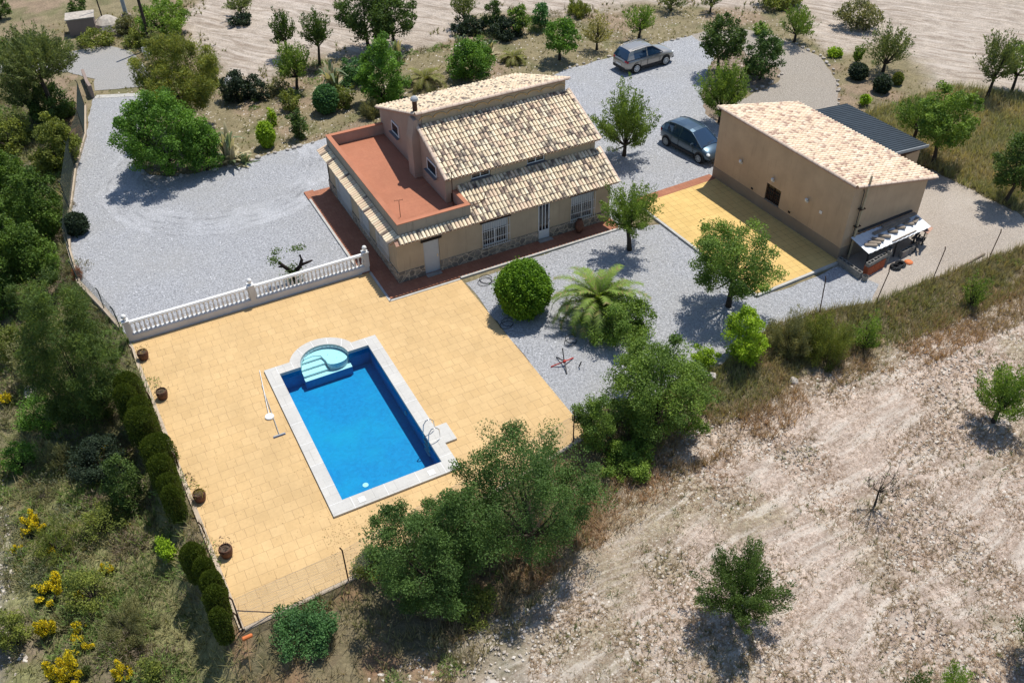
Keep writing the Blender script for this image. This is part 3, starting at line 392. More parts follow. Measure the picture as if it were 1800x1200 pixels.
# ---------------------------------------------------------------- mesh helpers
COL = S.collection
def link(name, me, parent=None, loc=(0,0,0), rz=0.):
    o = bpy.data.objects.new(name, me); COL.objects.link(o); o.location = loc; o.rotation_euler = (0, 0, rz)
    if parent: o.parent = parent
    return o
def tag(o, label=None, cat=None, group=None, kind=None):
    if label: o['label'] = label
    if cat: o['category'] = cat
    if group: o['group'] = group
    if kind: o['kind'] = kind
    return o
def thing(name, label, cat, loc=(0,0,0), rz=0., group=None):
    return tag(link(name, None, None, loc, rz), label, cat, group)
def copy_tree(o, parent=None):
    c = o.copy(); COL.objects.link(c)
    if parent is not None: c.parent = parent
    for ch in o.children: copy_tree(ch, c)
    return c
class MB:
    def __init__(s): s.v = []; s.f = []; s.m = []
    def add(s, vs, fs, mi=0):
        k = len(s.v); s.v += [tuple(v) for v in vs]; s.f += [tuple(i+k for i in f) for f in fs]; s.m += [mi]*len(fs); return s
    def hexa(s, p, mi=0):             # 8 points: bottom 4, top 4
        return s.add(p, [(3,2,1,0),(4,5,6,7),(0,1,5,4),(1,2,6,5),(2,3,7,6),(3,0,4,7)], mi)
    def box(s, x0, x1, y0, y1, z0, z1, mi=0):
        return s.hexa([(x0,y0,z0),(x1,y0,z0),(x1,y1,z0),(x0,y1,z0),(x0,y0,z1),(x1,y0,z1),(x1,y1,z1),(x0,y1,z1)], mi)
    def obox(s, c, u, hl, hw, z0, z1, mi=0):    # box along 2D direction u
        u = Vector((u[0], u[1])).normalized(); w = Vector((-u.y, u.x)); P = []
        for z in (z0, z1):
            for a, b in ((-1,-1),(1,-1),(1,1),(-1,1)): q = Vector(c[:2])+u*hl*a+w*hw*b; P.append((q.x, q.y, z))
        return s.hexa(P, mi)
    def prism(s, pts, z0, z1, mi=0):
        n = len(pts); return s.add([(x,y,z0) for x,y in pts]+[(x,y,z1) for x,y in pts], [tuple(range(n-1,-1,-1)), tuple(range(n,2*n))]+[(i,(i+1)%n,n+(i+1)%n,n+i) for i in range(n)], mi)
    def tube(s, P, r, seg=6, mi=0, cap=True):
        P = [Vector(p) for p in P]; rs = r if isinstance(r, (list, tuple)) else [r]*len(P); k = len(s.v); n = len(P)
        ref = Vector((0,0,1)) if abs((P[-1]-P[0]).normalized().z) < .9 else Vector((1,0,0))
        vs = []
        for i, p in enumerate(P):
            t = (P[min(i+1,n-1)]-P[max(i-1,0)]).normalized(); a = t.cross(ref).normalized(); b = t.cross(a)
            for j in range(seg):
                q = 2*math.pi*j/seg; vs.append(p+(a*math.cos(q)+b*math.sin(q))*rs[i])
        fs = [(i*seg+j, i*seg+(j+1)%seg, (i+1)*seg+(j+1)%seg, (i+1)*seg+j) for i in range(n-1) for j in range(seg)]
        if cap: fs += [tuple(range(seg-1,-1,-1)), tuple((n-1)*seg+j for j in range(seg))]
        return s.add(vs, fs, mi)
    def lathe(s, prof, c=(0,0,0), seg=12, mi=0):
        n = len(prof); vs = [(c[0]+r*math.cos(2*math.pi*j/seg), c[1]+r*math.sin(2*math.pi*j/seg), c[2]+z) for r, z in prof for j in range(seg)]
        fs = [(i*seg+j, i*seg+(j+1)%seg, (i+1)*seg+(j+1)%seg, (i+1)*seg+j) for i in range(n-1) for j in range(seg)]
        fs += [tuple(range(seg-1,-1,-1)), tuple((n-1)*seg+j for j in range(seg))]
        return s.add(vs, fs, mi)
    def mesh(s, name, mats, smooth=False):
        me = bpy.data.meshes.new(name); me.from_pydata(s.v, [], s.f)
        for m in (mats if isinstance(mats, (list, tuple)) else [mats]): me.materials.append(MAT[m])
        me.polygons.foreach_set('material_index', s.m)
        if smooth: me.polygons.foreach_set('use_smooth', [True]*len(s.f))
        me.update(); return me
    def build(s, name, mats, parent=None, loc=(0,0,0), rz=0., smooth=False):
        return link(name, s.mesh(name, mats, smooth), parent, loc, rz)
def bevel(o, w=.01, seg=1):
    bm = bmesh.new(); bm.from_mesh(o.data); bmesh.ops.bevel(bm, geom=bm.edges[:], offset=w, segments=seg, affect='EDGES'); bm.to_mesh(o.data); bm.free(); return o
def arr_mesh(name, V, F, col, mat, smooth=False):       # V (n,3), F (m,k), col (n,3)
    me = bpy.data.meshes.new(name); V = np.asarray(V, np.float32); F = np.asarray(F, np.int32); k = F.shape[1]
    me.vertices.add(len(V)); me.vertices.foreach_set('co', V.ravel())
    me.loops.add(F.size); me.loops.foreach_set('vertex_index', F.ravel())
    me.polygons.add(len(F)); me.polygons.foreach_set('loop_start', np.arange(0, F.size, k, dtype=np.int32))
    try: me.polygons.foreach_set('loop_total', np.full(len(F), k, np.int32))
    except Exception: pass
    me.materials.append(MAT[mat]); me.update(calc_edges=True)
    c = me.color_attributes.new('Col', 'FLOAT_COLOR', 'POINT'); a = np.ones((len(V), 4), np.float32); a[:, :3] = col
    c.data.foreach_set('color', a.ravel())
    if smooth: me.polygons.foreach_set('use_smooth', np.ones(len(F), bool))
    return me
def wall_holes(mb, O, U, L, z0, z1, th, holes, mi=0):    # O,U 2D; thickness goes to the left of U
    O = Vector(O); U = Vector(U).normalized(); Wn = Vector((-U.y, U.x))
    xs = sorted({0., L, *[h[0] for h in holes], *[h[1] for h in holes]}); zs = sorted({z0, z1, *[max(z0, h[2]) for h in holes], *[min(z1, h[3]) for h in holes]})
    for a, b in zip(xs, xs[1:]):
        run = None
        for c, d in zip(zs, zs[1:]):
            mx, mz = (a+b)/2, (c+d)/2; hole = any(h[0] < mx < h[1] and h[2] < mz < h[3] for h in holes)
            if not hole: run = (run[0], d) if run else (c, d)
            if (hole or d == zs[-1]) and run:
                p, q, r_, t = O+U*a, O+U*b, O+U*b+Wn*th, O+U*a+Wn*th
                mb.hexa([(*p, run[0]), (*q, run[0]), (*r_, run[0]), (*t, run[0]), (*p, run[1]), (*q, run[1]), (*r_, run[1]), (*t, run[1])], mi); run = None
    return mb
rng = np.random.default_rng(7); random.seed(5)

# ---------------------------------------------------------------- terrain
B = np.array(BND)
polyB = np.vstack([B, [[80,120],[-22,120]]])
def inside(P, poly):
    x, y = P[:, 0], P[:, 1]; c = np.zeros(len(P), bool); n = len(poly)
    for i in range(n):
        x1, y1 = poly[i]; x2, y2 = poly[(i+1) % n]
        if y1 == y2: continue
        c ^= ((y1 > y) != (y2 > y)) & (x < (x2-x1)*(y-y1)/(y2-y1)+x1)
    return c
def pdist(P, line):
    d = np.full(len(P), 1e9)
    for i in range(len(line)-1):
        a, b = np.array(line[i]), np.array(line[i+1]); t = np.clip(((P-a)@(b-a))/((b-a)@(b-a)), 0, 1)
        d = np.minimum(d, np.hypot(*(P-a-t[:, None]*(b-a)).T))
    return d
def ss(t): t = np.clip(t, 0, 1); return t*t*(3-2*t)
def terr(P):
    P = np.atleast_2d(np.asarray(P, float))[:, :2]; x, y = P[:, 0], P[:, 1]
    d = pdist(P, B); left = ss((-11.5-x)/3); D = .55+.75*left*ss((24-y)/14); D = D*(1-.9*ss((y-26)/12))
    z = -D*ss(d/(2.2-.6*left))-left*.02*np.minimum(d, 30)*ss((30-y)/10)
    return np.where(inside(P, polyB), 0., z)
def T(x, y): return float(terr([[x, y]])[0])
xs = np.concatenate([np.linspace(-400, -45, 14), np.arange(-42, 52, .42), np.linspace(56, 400, 14)])
ys = np.concatenate([np.linspace(-300, -40, 12), np.arange(-37, 62, .42), np.linspace(66, 600, 16)])
X, Y = np.meshgrid(xs, ys); P2 = np.stack([X.ravel(), Y.ravel()], 1)
Z = terr(P2)
def vnoise(P, s, seed):               # smooth value noise, 2D
    r = np.random.default_rng(seed); g = r.random((64, 64)); q = P*s+500; i = np.floor(q).astype(int); f = q-i; f = f*f*(3-2*f)
    G = lambda a, b: g[(i[:, 0]+a) % 64, (i[:, 1]+b) % 64]
    return (G(0,0)*(1-f[:,0])+G(1,0)*f[:,0])*(1-f[:,1])+(G(0,1)*(1-f[:,0])+G(1,1)*f[:,0])*f[:,1]
def fbm(P, s, seed): return (vnoise(P, s, seed)+.5*vnoise(P, s*2.1, seed+1)+.25*vnoise(P, s*4.3, seed+2))/1.75
ins = inside(P2, polyB); outd = pdist(P2, B)
Z = Z+np.where(ins, 0, (fbm(P2, .5, 3)-.5)*.22*ss(outd/2))
nw = fbm(P2, .35, 11)-.5
def soft(poly, w=1.2):
    poly = np.array(poly); d = pdist(P2, np.vstack([poly, poly[:1]])); s = np.where(inside(P2, poly), d, -d); return ss((s+nw*3)/w*.5+.5)
fnear = soft(PX['fieldnear']); ffar = soft(PX['fieldfar'], 1.)
left = ss((-12.3-P2[:, 0])/1.2)*(~ins)
bank = (~ins)*(1-left)*(1-fnear)
dryg = ins*1.
C = np.tile(np.array([.25, .21, .125]), (len(P2), 1))                      # dry garden grass
g2 = fbm(P2, .25, 21)[:, None]; C = C*(1-ss((g2-.5)*6))+np.array([.30,.225,.155])*ss((g2-.5)*6)
C = np.where(ss((fbm(P2, .6, 25)[:, None]-.6)*8) > .5, C*.55+np.array([.11,.13,.05])*.45, C)
def blend(C, col, m): m = np.clip(m, 0, 1)[:, None]; return C*(1-m)+np.array(col)*m
C = blend(C, (.43,.365,.30), ffar)
C = blend(C, (.21,.175,.105), bank); C = blend(C, (.32,.19,.115), bank*ss((fbm(P2, .7, 31)-.5)*8)*.8)
C = blend(C, (.24,.235,.11), left); C = blend(C, (.25,.20,.14), left*ss((fbm(P2, .4, 41)-.52)*8))
stony = left*ss((-19.2-P2[:, 0]+nw*3)/1.5)*ss((-4-P2[:, 1])/3); C = blend(C, (.36,.33,.29), stony)
C = blend(C, (.55,.445,.365), fnear); C = blend(C, (.24,.22,.11), fnear*ss((fbm(P2, .22, 51)-.58)*9)*.55)
pale = np.exp(-((P2-np.array([-5., -22.5]))**2).sum(1)/7); C = blend(C, (.55,.51,.46), pale*.5*(~ins))
isl = soft(PX['island'], .5); C = blend(C, (.27,.21,.16), isl)
# room for the pool basin and the slabs
zone = lambda x0, x1, y0, y1: (P2[:, 0] > x0) & (P2[:, 0] < x1) & (P2[:, 1] > y0) & (P2[:, 1] < y1)
Z = np.where(zone(-8.2, -2.2, -13, -1.9), -3.2, Z)
V = np.column_stack([P2, Z]); nx = len(xs); ny = len(ys)
ii = (np.arange(ny-1)[:, None]*nx+np.arange(nx-1)[None, :]).ravel(); Fq = np.stack([ii, ii+1, ii+1+nx, ii+nx], 1)
me = arr_mesh('ground', V, Fq, C, 'terrain_mat', True)
mk = me.color_attributes.new('Mask', 'FLOAT_COLOR', 'POINT'); a = np.zeros((len(V), 4), np.float32)
a[:, 0] = np.clip(fnear+stony*.8+pale*(~ins), 0, 1); a[:, 1] = np.clip(left*(1-stony)+bank*.7+.25*ins*(1-ffar), 0, 1); a[:, 2] = ffar; a[:, 3] = 1
mk.data.foreach_set('color', a.ravel())
tag(link('ground', me), kind='structure')

def sheet(name, poly, z, mat, jit=0., seed=0):
    P = [Vector((*p, 0)) for p in poly]
    if jit:
        r = random.Random(seed); Q = []
        for i, p in enumerate(P):
            q = P[(i+1) % len(P)]; L = (q-p).length; k = max(1, int(L/.5)); nn = Vector((-(q-p).y, (q-p).x, 0)).normalized()
            for j in range(k): Q.append(p.lerp(q, j/k)+nn*r.uniform(-jit, jit))
        P = Q
    bm = bmesh.new(); vs = [bm.verts.new((p.x, p.y, z)) for p in P]; f = bm.faces.new(vs); bmesh.ops.triangulate(bm, faces=[f])
    bmesh.ops.recalc_face_normals(bm, faces=bm.faces)
    if bm.faces[:][0].normal.z < 0: bmesh.ops.reverse_faces(bm, faces=bm.faces)
    me = bpy.data.meshes.new(name); bm.to_mesh(me); bm.free(); me.materials.append(MAT[mat]); return tag(link(name, me), kind='structure')
sheet('yard_gravel', PX['yard'], .005, 'gravel_yard', .12, 1)
sheet('brown_track', PX['brown_track'], .010, 'gravel_brown', .12, 2)
sheet('gravel_drive', PX['gravel_left'], .015, 'gravel', .08, 3)
sheet('gravel_garden', PX['gravel_mid'], .016, 'gravel', .08, 4)
sheet('gravel_parking', PX['gravel_right'], .020, 'gravel', .12, 5)
sheet('road', PX['road'], .024, 'road_mat', .06, 6)
# threshold strip between road and drive
sheet('road_threshold', [(-10.2,29.75),(-6.95,28.45),(-6.85,28.9),(-10.0,30.25)], .029, 'kerb', .02, 7)
# pool terrace slab (four pieces round the pool) and its kerb
TZ = .035
# cut the paved terrace so it goes round the pool opening
x0, x1, y0, y1 = -7.6, -2.8, -12.4, -3.5
mb = MB()
def slab(pts): mb.prism(pts, -.10, TZ)
slab([(-12.66,1.62),(-12.05,-15.6),(-8.28,-15.40),(x0,-15.27),(x0,1.62)])
slab([(x0,-15.27),(1.93,-13.48),(2.82,-13.30),(2.82,y0),(x0,y0)])
slab([(x1,y0),(2.82,y0),(2.82,-1.19),(x1,-1.19)])
slab([(x0,-1.19),(x1,-1.19),(x1,-2.0),(x0,-2.0)])
slab([(x0,1.62),(x0,-1.19),(-1.03,-1.19),(-1.03,1.62)])
_q = lambda q: (-5.2+1.5*math.cos(q), -3.9+1.5*math.sin(q))
_a0 = math.asin(.4/1.5)
slab([(-5.2,-2.0)]+[_q(math.pi/2+(math.pi/2-_a0)*k/8) for k in range(9)]+[(-6.9,-3.5),(-6.9,-2.0)])
slab([(-5.2,-2.0),(-3.5,-2.0),(-3.5,-3.5)]+[_q(_a0+(math.pi/2-_a0)*k/8) for k in range(9)])
slab([(x0,y1),(x0,-2.0),(-6.9,-2.0),(-6.9,y1)]); slab([(-3.5,y1),(-3.5,-2.0),(x1,-2.0),(x1,y1)])
tag(mb.build('pool_terrace', 'paving_yellow'), kind='structure')
mb = MB()
def run(mb, pts, w, z0, z1, side=0, mi=0):
    for a, b in zip(pts, pts[1:]):
        a = Vector(a); b = Vector(b); u = (b-a).normalized(); n = Vector((-u.y, u.x)); c = (a+b)/2+n*side*w/2
        mb.obox(c, u, (b-a).length/2, w/2, z0, z1, mi)
run(mb, [(-12.72,1.62),(-12.11,-15.68)], .16, -1.9, .07); run(mb, [(-12.02,-15.70),(-8.28,-15.50),(1.93,-13.57),(2.85,-13.40)], .15, -1.0, .055)
tag(mb.build('terrace_retaining_wall', 'wall_low'), 'low rendered retaining wall holding the left and bottom edges of the yellow terrace', 'wall')
# tiled walk round the house with white kerb
mb = MB(); mb.prism([(-1.36,10.6),(-1.36,1.63),(-.9,1.63),(-.9,-1.0),(12.2,-1.0),(12.35,-.6),(12.35,.3),(0,.3),(0,10.6)], -.1, .085)
mb.box(-1.5, -.95, 9.85, 10.75, -.1, .095)
tag(mb.build('tiled_walk', 'walk_tile'), kind='structure')
mb = MB(); run(mb, [(-1.42,1.95),(-1.42,9.85)], .12, -.1, .10); run(mb, [(2.85,-1.06),(12.2,-1.06)], .12, -.1, .10)
run(mb, [(-.96,1.6),(-.96,-1.12),(2.79,-1.12)], .12, -.1, .06)
tag(mb.build('walk_kerb', 'kerb'), kind='structure')
# patio by the outbuilding
AX, AY, AR = 20.32, -8.84, rad(2.3)
def aw(lx, ly): c, s = math.cos(AR), math.sin(AR); return (AX+lx*c-ly*s, AY+lx*s+ly*c)
mb = MB(); mb.prism([aw(-5.45,-.15), aw(-.02,-.12), aw(-.02,9.5), aw(-5.45,9.5)], -.05, .12)
tag(mb.build('small_patio', 'paving_patio'), kind='structure')
mb = MB(); mb.prism([aw(-5.5,9.5), aw(0,9.5), aw(0,10.1), aw(-5.5,10.1)], -.05, .125)
tag(mb.build('patio_tile_strip', 'walk_tile'), kind='structure')
mb = MB(); run(mb, [aw(-5.52,10.1), aw(-5.52,-.22), aw(.0,-.2)], .14, -.1, .13); tag(mb.build('patio_kerb', 'kerb'), kind='structure')

# ---------------------------------------------------------------- roof tiles
def tile_roof(name, parent, O, U, D, L, slope, pitch=.2, row=.36, dark=.25, tone=0, seed=1, caps=True):
    """barrel tiles: O upper corner, U along the ridge, D down the slope, L length along U, slope length"""
    r = np.random.default_rng(seed); O = np.array(O, float); U = np.array(U, float); U /= np.linalg.norm(U); D = np.array(D, float); D /= np.linalg.norm(D)
    Nn = np.cross(U, D); Nn = Nn if Nn[2] > 0 else -Nn
    nc = int(round(L/pitch)); pitch = L/nc; nr = max(1, int(round(slope/row))); row = slope/nr; V = []; F = []; C = []; sg = 5
    pal = np.array([[.82,.68,.47],[.79,.64,.44],[.76,.58,.41],[.84,.72,.52]]) if tone == 0 else np.array([[.79,.64,.46],[.77,.61,.43],[.74,.57,.41],[.81,.68,.51]])
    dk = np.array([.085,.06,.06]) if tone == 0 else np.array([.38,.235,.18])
    def arc(c, w, h, lift, ds, cc, a, b):
        k = len(V); R3 = ((a, w*.84, 0.), ((a*.5+b*.5), w*.92, .014), (b, w, .030))
        for (t, ww, up_), d in zip(R3, ds):
            for j in range(sg+1):
                q = math.pi*j/sg; V.append(O+U*(c-math.cos(q)*ww)+D*t+Nn*(math.sin(q)*h+lift+up_)); C.append(cc*(1-d)+dk*d)
        for m_ in range(2):
            for j in range(sg): F.append((k+m_*(sg+1)+j, k+m_*(sg+1)+j+1, k+(m_+1)*(sg+1)+1+j, k+(m_+1)*(sg+1)+j))
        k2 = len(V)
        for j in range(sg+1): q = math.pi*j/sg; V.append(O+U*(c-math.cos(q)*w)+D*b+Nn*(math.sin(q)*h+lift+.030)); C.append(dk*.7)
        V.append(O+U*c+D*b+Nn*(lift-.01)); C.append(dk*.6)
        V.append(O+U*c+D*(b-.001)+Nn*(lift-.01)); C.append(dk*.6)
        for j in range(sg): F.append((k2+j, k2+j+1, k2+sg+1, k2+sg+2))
    for c in range(nc):
        for q in range(nr):
            cc = pal[r.integers(4)]*r.uniform(.92, 1.08); ds = [0, 0, 0]; ds = [r.uniform(0, .08) for _ in range(3)]
            if r.random() < dark:
                k_ = r.integers(3); ds[k_] = r.uniform(.75, 1.)
                if r.random() < .5: ds[(k_+1) % 3 if k_ < 2 else 1] = r.uniform(.5, .9)
            jit = r.normal(0, .006)
            arc((c+.5)*pitch+jit, pitch*.42, pitch*.30, .03, ds, cc, q*row-(.03 if q else 0), (q+1)*row+r.normal(0, .008))
    # channels: shallow troughs between the covers
    for c in range(nc+1):
        for q in range(nr):
            cc = pal[r.integers(4)]*.85; k = len(V); x = c*pitch
            for t in (q*row, (q+1)*row):
                for dx, dz in ((-.19, .03), (-.09, .0), (.09, .0), (.19, .03)): V.append(O+U*np.clip(x+dx*pitch/.2*.6, 0, L)+D*t+Nn*(dz+.006-(.008 if t == q*row else 0))); C.append(cc*.88+dk*.12)
            for j in range(3): F.append((k+j, k+j+1, k+5+j, k+4+j))
    o = link(name, arr_mesh(name, np.array(V), np.array(F), np.array(C), 'tiles'), parent)
    return o
def roof_board(mb, O, U, D, L, slope, th, mi=0):
    O = Vector(O); U = Vector(U).normalized(); D = Vector(D).normalized(); n = U.cross(D); n = n if n.z > 0 else -n
    a, b, c, d = O, O+U*L, O+U*L+D*slope, O+D*slope
    mb.hexa([*(tuple(p-n*th) for p in (a, b, c, d)), *(tuple(p-n*.002) for p in (a, b, c, d))], mi)

# ---------------------------------------------------------------- house
H = thing('house', 'two level country house with barrel tile roofs, a red roof terrace and a stone base', 'house')
LX = 12.2; DY = 10.45
front_h = [(1.4,2.25,0,2.02),(4.65,6.1,.66,2.1),(7.85,8.55,.09,2.2),(9.83,11.2,.62,2.15)]
left_h = [(DY-8.8,DY-6.6,.25,2.0),(DY-5.1,DY-3.9,.6,1.92),(DY-2.65,DY-1.15,.68,1.88)]   # measured from the back corner
mb = MB()
wall_holes(mb, (0,0), (1,0), LX, 0, 2.42, .28, front_h)
mb.build('wall', 'wall_beige', H)
mb = MB(); wall_holes(mb, (0,DY), (0,-1), DY-.282, 0, 2.42, .28, left_h); mb.build('wall', 'wall_beige', H)
def side(x, pts, th, m):
    mb = MB(); n = len(pts); vs = [(x, a, b) for a, b in pts]+[(x+th, a, b) for a, b in pts]
    mb.add(vs, [tuple(range(n)), tuple(range(2*n-1, n-1, -1))]+[(i, n+i, n+(i+1) % n, (i+1) % n) for i in range(n)]); return mb.build('wall', m, H)
right_prof = [(.3,0),(.3,2.55),(1.7,3.32),(1.7,4.05),(4.93,5.42),(4.93,6.08),(10.6,4.12),(10.6,0)]
side(LX-.25, right_prof, .25, 'wall_beige')
side(3.5, [(1.75,2.4),(1.75,4.02),(4.93,5.38),(4.93,6.10),(10.6,4.12),(10.6,2.4)], .25, 'wall_pink')
mb = MB(); mb.box(.0, LX-.26, 10.2, 10.44, 0, 2.6); mb.box(3.76, LX-.26, 10.3, 10.59, 2.6, 4.0); mb.build('wall', 'wall_beige', H)
uw = [(4.93-3.78,6.03-3.78,3.6,3.98),(8.12-3.78,9.2-3.78,3.6,3.98)]
mb = MB(); wall_holes(mb, (3.78,1.72), (1,0), LX-.26-3.78, 3.2, 4.06, .22, uw); mb.box(3.502, 3.778, 1.72, 1.748, 2.42, 4.0); mb.build('wall', 'wall_beige', H)
mb = MB(); mb.box(3.78, LX-.26, 4.94, 5.18, 5.3, 6.07); mb.build('wall', 'wall_beige', H)
# plaster arches under the top eave
mb = MB(); na = 11; wA = (LX-3.6)/na
for i in range(na):
    c = 3.6+(i+.5)*wA; seg = 9
    for r0, r1, th in ((.30, .36, .05),):
        vs = []
        for j in range(seg+1):
            q = math.pi*j/seg
            for rr in (r0, r1):
                for dy in (0, th): vs.append((c-math.cos(q)*rr, 4.94-dy, 5.80+math.sin(q)*rr*.5))
        fs = []
        for j in range(seg):
            k = j*4; fs += [(k+1,k+3,k+7,k+5),(k+2,k,k+4,k+6),(k+3,k+2,k+6,k+7),(k,k+1,k+5,k+4)]
        mb.add(vs, fs)
mb.build('arch_moulding', 'ochre', H)
# stone base, 3 cm proud
mb = MB(); wall_holes(mb, (-.05,-.05), (1,0), LX+.05, 0, .66, .045, [(a+.05, b+.05, c, d) for a, b, c, d in front_h]); mb.build('stone_base', 'stone_base', H)
mb = MB(); wall_holes(mb, (-.05,DY), (0,-1), DY+.0, 0, .66, .045, left_h); mb.build('stone_base', 'stone_base', H)
# roof terrace
mb = MB(); mb.box(.42, 3.49, .27, 10.28, 2.45, 2.72); mb.box(3.51, 3.86, .27, 1.70, 2.45, 2.719); mb.build('terrace_floor', 'roof_tile_red', H)
mb = MB(); zt = 3.32; zb = 2.44
mb.box(.2, .40, .06, 10.5, zb, zt); mb.box(.402, 4.06, .06, .25, zb, zt); mb.box(3.88, 4.06, .252, 1.70, zb, zt); mb.box(.402, 3.49, 10.30, 10.5, zb, zt)
mb.build('parapet', 'wall_grey', H)
mb = MB(); mb.box(.402, .418, .27, 10.28, 2.721, zt); mb.box(.42, 3.86, .252, .268, 2.721, zt); mb.box(3.862, 3.878, .27, 1.70, 2.721, zt); mb.box(.42, 3.49, 10.282, 10.298, 2.721, zt)
mb.build('parapet_lining', 'wall_pink', H)
mb = MB(); z2 = zt+.035
mb.box(.185, .435, .045, 10.515, zt+.001, z2); mb.box(.436, 4.075, .045, .285, zt+.001, z2); mb.box(3.86, 4.075, .286, 1.715, zt+.001, z2); mb.box(.436, 3.49, 10.265, 10.515, zt+.001, z2)
mb.build('parapet_cap', 'parapet_red', H)
# chimney breast on the gable, flue and cowl
mb = MB(); mb.box(3.08, 3.498, 4.75, 5.5, 2.73, 4.9); mb.hexa([(3.08,4.75,4.9),(3.498,4.75,4.9),(3.498,5.5,4.9),(3.08,5.5,4.9),(3.3,4.85,5.9),(3.498,4.85,5.9),(3.498,5.45,5.9),(3.3,5.45,5.9)])
ch = mb.build('chimney_breast', 'wall_pink', H)
mb = MB(); mb.lathe([(.125,0),(.125,.72),(.13,.73)], (3.66,5.45,5.95), 12); fl_ = mb.build('flue', 'rust', H)
mb = MB(); mb.lathe([(.05,0),(.2,.0),(.21,.04),(.19,.12),(.12,.19),(.03,.22)], (3.66,5.45,6.69), 12); mb.build('cowl', 'galv', fl_)
# roofs
def nrm(a, b): v = Vector(b)-Vector(a); return v.normalized(), v.length
d, L_ = nrm((0,1.72,3.50), (0,-.38,2.46)); tile_roof('roof', H, (4.08,1.72,3.50), (1,0,0), d, 8.42, L_, .2, .37, .36, 0, 11)
mb = MB(); roof_board(mb, (4.08,1.70,3.47), (1,0,0), d, 8.40, L_-.05, .06)
d, L_ = nrm((0,4.93,5.52), (0,1.48,4.10)); tile_roof('roof', H, (3.5,4.93,5.52), (1,0,0), d, 8.9, L_, .2, .37, .40, 0, 12)
roof_board(mb, (3.48,4.92,5.50), (1,0,0), d, 8.9, L_-.05, .06)
d, L_ = nrm((0,4.86,6.20), (0,11.0,4.06)); tile_roof('roof', H, (3.42,4.86,6.20), (1,0,0), d, 9.0, L_, .2, .37, .30, 0, 13)
roof_board(mb, (3.42,4.90,6.17), (1,0,0), d, 9.0, L_-.1, .06)
mb.build('roof_deck', 'cornice', H)
d, L_ = nrm((0,.06,2.70), (0,-.38,2.46)); tile_roof('eave', H, (.1,.06,2.70), (1,0,0), d, 3.98, L_, .2, .5, .2, 0, 14)
d, L_ = nrm((.2,0,2.70), (-.38,0,2.46)); tile_roof('eave', H, (.2,-.1,2.70), (0,1,0), d, 10.7, L_, .2, .62, .2, 0, 15)
mb = MB(); roof_board(mb, (-.1,.05,2.66), (1,0,0), (0,-.44,-.24), 4.1, .46, .04); roof_board(mb, (.2,-.1,2.66), (0,1,0), (-.58,0,-.24), 10.65, .58, .04); mb.build('eave_board', 'cornice', H)
mb = MB()
def ridge(P, Q, r, n, m='tiles', seed=0):
    rr = np.random.default_rng(seed); P = np.array(P, float); Q = np.array(Q, float); u = (Q-P)/np.linalg.norm(Q-P); w = np.cross(u, [0,0,1]); w /= np.linalg.norm(w); up = np.cross(w, u); V = []; F = []; C = []
    L = np.linalg.norm(Q-P)
    for i in range(n):
        c = np.array([.64,.50,.39])*rr.uniform(.8, 1.1); k = len(V)
        for t, s_ in ((i*L/n, 1.), ((i+1)*L/n+.03, .86)):
            for j in range(7): q = math.pi*j/6; V.append(P+u*t+w*math.cos(q)*r*s_+up*math.sin(q)*r*s_*.8); C.append(c*rr.uniform(.85, 1.05))
        for j in range(6): F.append((k+j, k+j+1, k+8+j, k+7+j))
    return link('ridge_cap', arr_mesh('ridge_cap', np.array(V), np.array(F), np.array(C), m), H)
ridge((3.42,4.90,6.20), (12.42,4.90,6.20), .12, 26, seed=3)
ridge((3.50,1.48,4.12), (3.50,4.93,5.54), .11, 10, seed=4); ridge((3.46,4.95,6.18), (3.46,11.0,4.06), .10, 16, seed=5)
ridge((12.42,1.48,4.12), (12.42,4.93,5.54), .10, 10, seed=6); ridge((12.5,-.38,2.48), (12.5,1.72,3.52), .10, 6, seed=7)
# doors and windows; local frame: u along the wall, outward normal n
def place(parent, O, U, name, mbs, mats, smooth=False):
    a = math.atan2(U[1], U[0]); return mbs.build(name, mats, parent, (*O, 0), a)
def barred(O, U, a, b, z0, z1, shut=.35, barstep=.12, wood=True, proud=.06, grid=3, frac=1.):
    """window in a 28 cm wall: local x along wall, y into the wall"""
    w = MB(); w.box(a+.001, b-.001, .10, .16, z0, z0+.06); w.box(a+.001, b-.001, .10, .16, z1-.06, z1); w.box(a+.001, a+.06, .10, .16, z0+.061, z1-.061); w.box(b-.06, b-.001, .10, .16, z0+.061, z1-.061); w.box((a+b)/2-.03, (a+b)/2+.03, .10, .16, z0+.061, z1-.061)
    win = place(H, O, U, 'window', w, 'white_metal')
    p = MB(); p.box(a+.061, (a+b)/2-.031, .12, .14, z0+.061, z1-.061); p.box((a+b)/2+.031, b-.061, .12, .14, z0+.061, z1-.061); q = p.build('pane', 'glass', win)
    if shut > 0:
        s = MB(); n = int((z1-z0)*shut/.05)
        for i in range(n): s.box(a+.03, b-.03, .06, .085, z1-.05*(i+1)+.004, z1-.05*i)
        s.build('shutter', 'shutter', win)
    g = MB(); k = int((b-a+.1)/barstep)
    for i in range(k+1): x = a-.05+(b-a+.1)*i/k; g.box(x-.008, x+.008, -proud-.016, -proud, z0-.03, z1+.0)
    for i in range(grid+1): z = z0-.03+(z1-z0+.03)*i/grid; g.box(a-.07, b+.07, -proud, -proud+.016, z-.01, z+.01)
    for x in (a-.06, b+.04):
        for z in (z0-.02, z1-.02): g.box(x, x+.02, -proud+.017, -.001, z, z+.02)
    g.build('grille', 'white_metal', win)
    s = MB(); s.box(a-.05, b+.05, -.055, .095, z0-.04, z0-.001); s.build('sill', 'concrete', win)
    if wood: l = MB(); l.box(a-.14, b+.14, -.06, .02, z1+.005, z1+.11); place(H, O, U, 'lintel', l, 'dark_wood')
    return win
F0, FU = (0,0), (1,0)
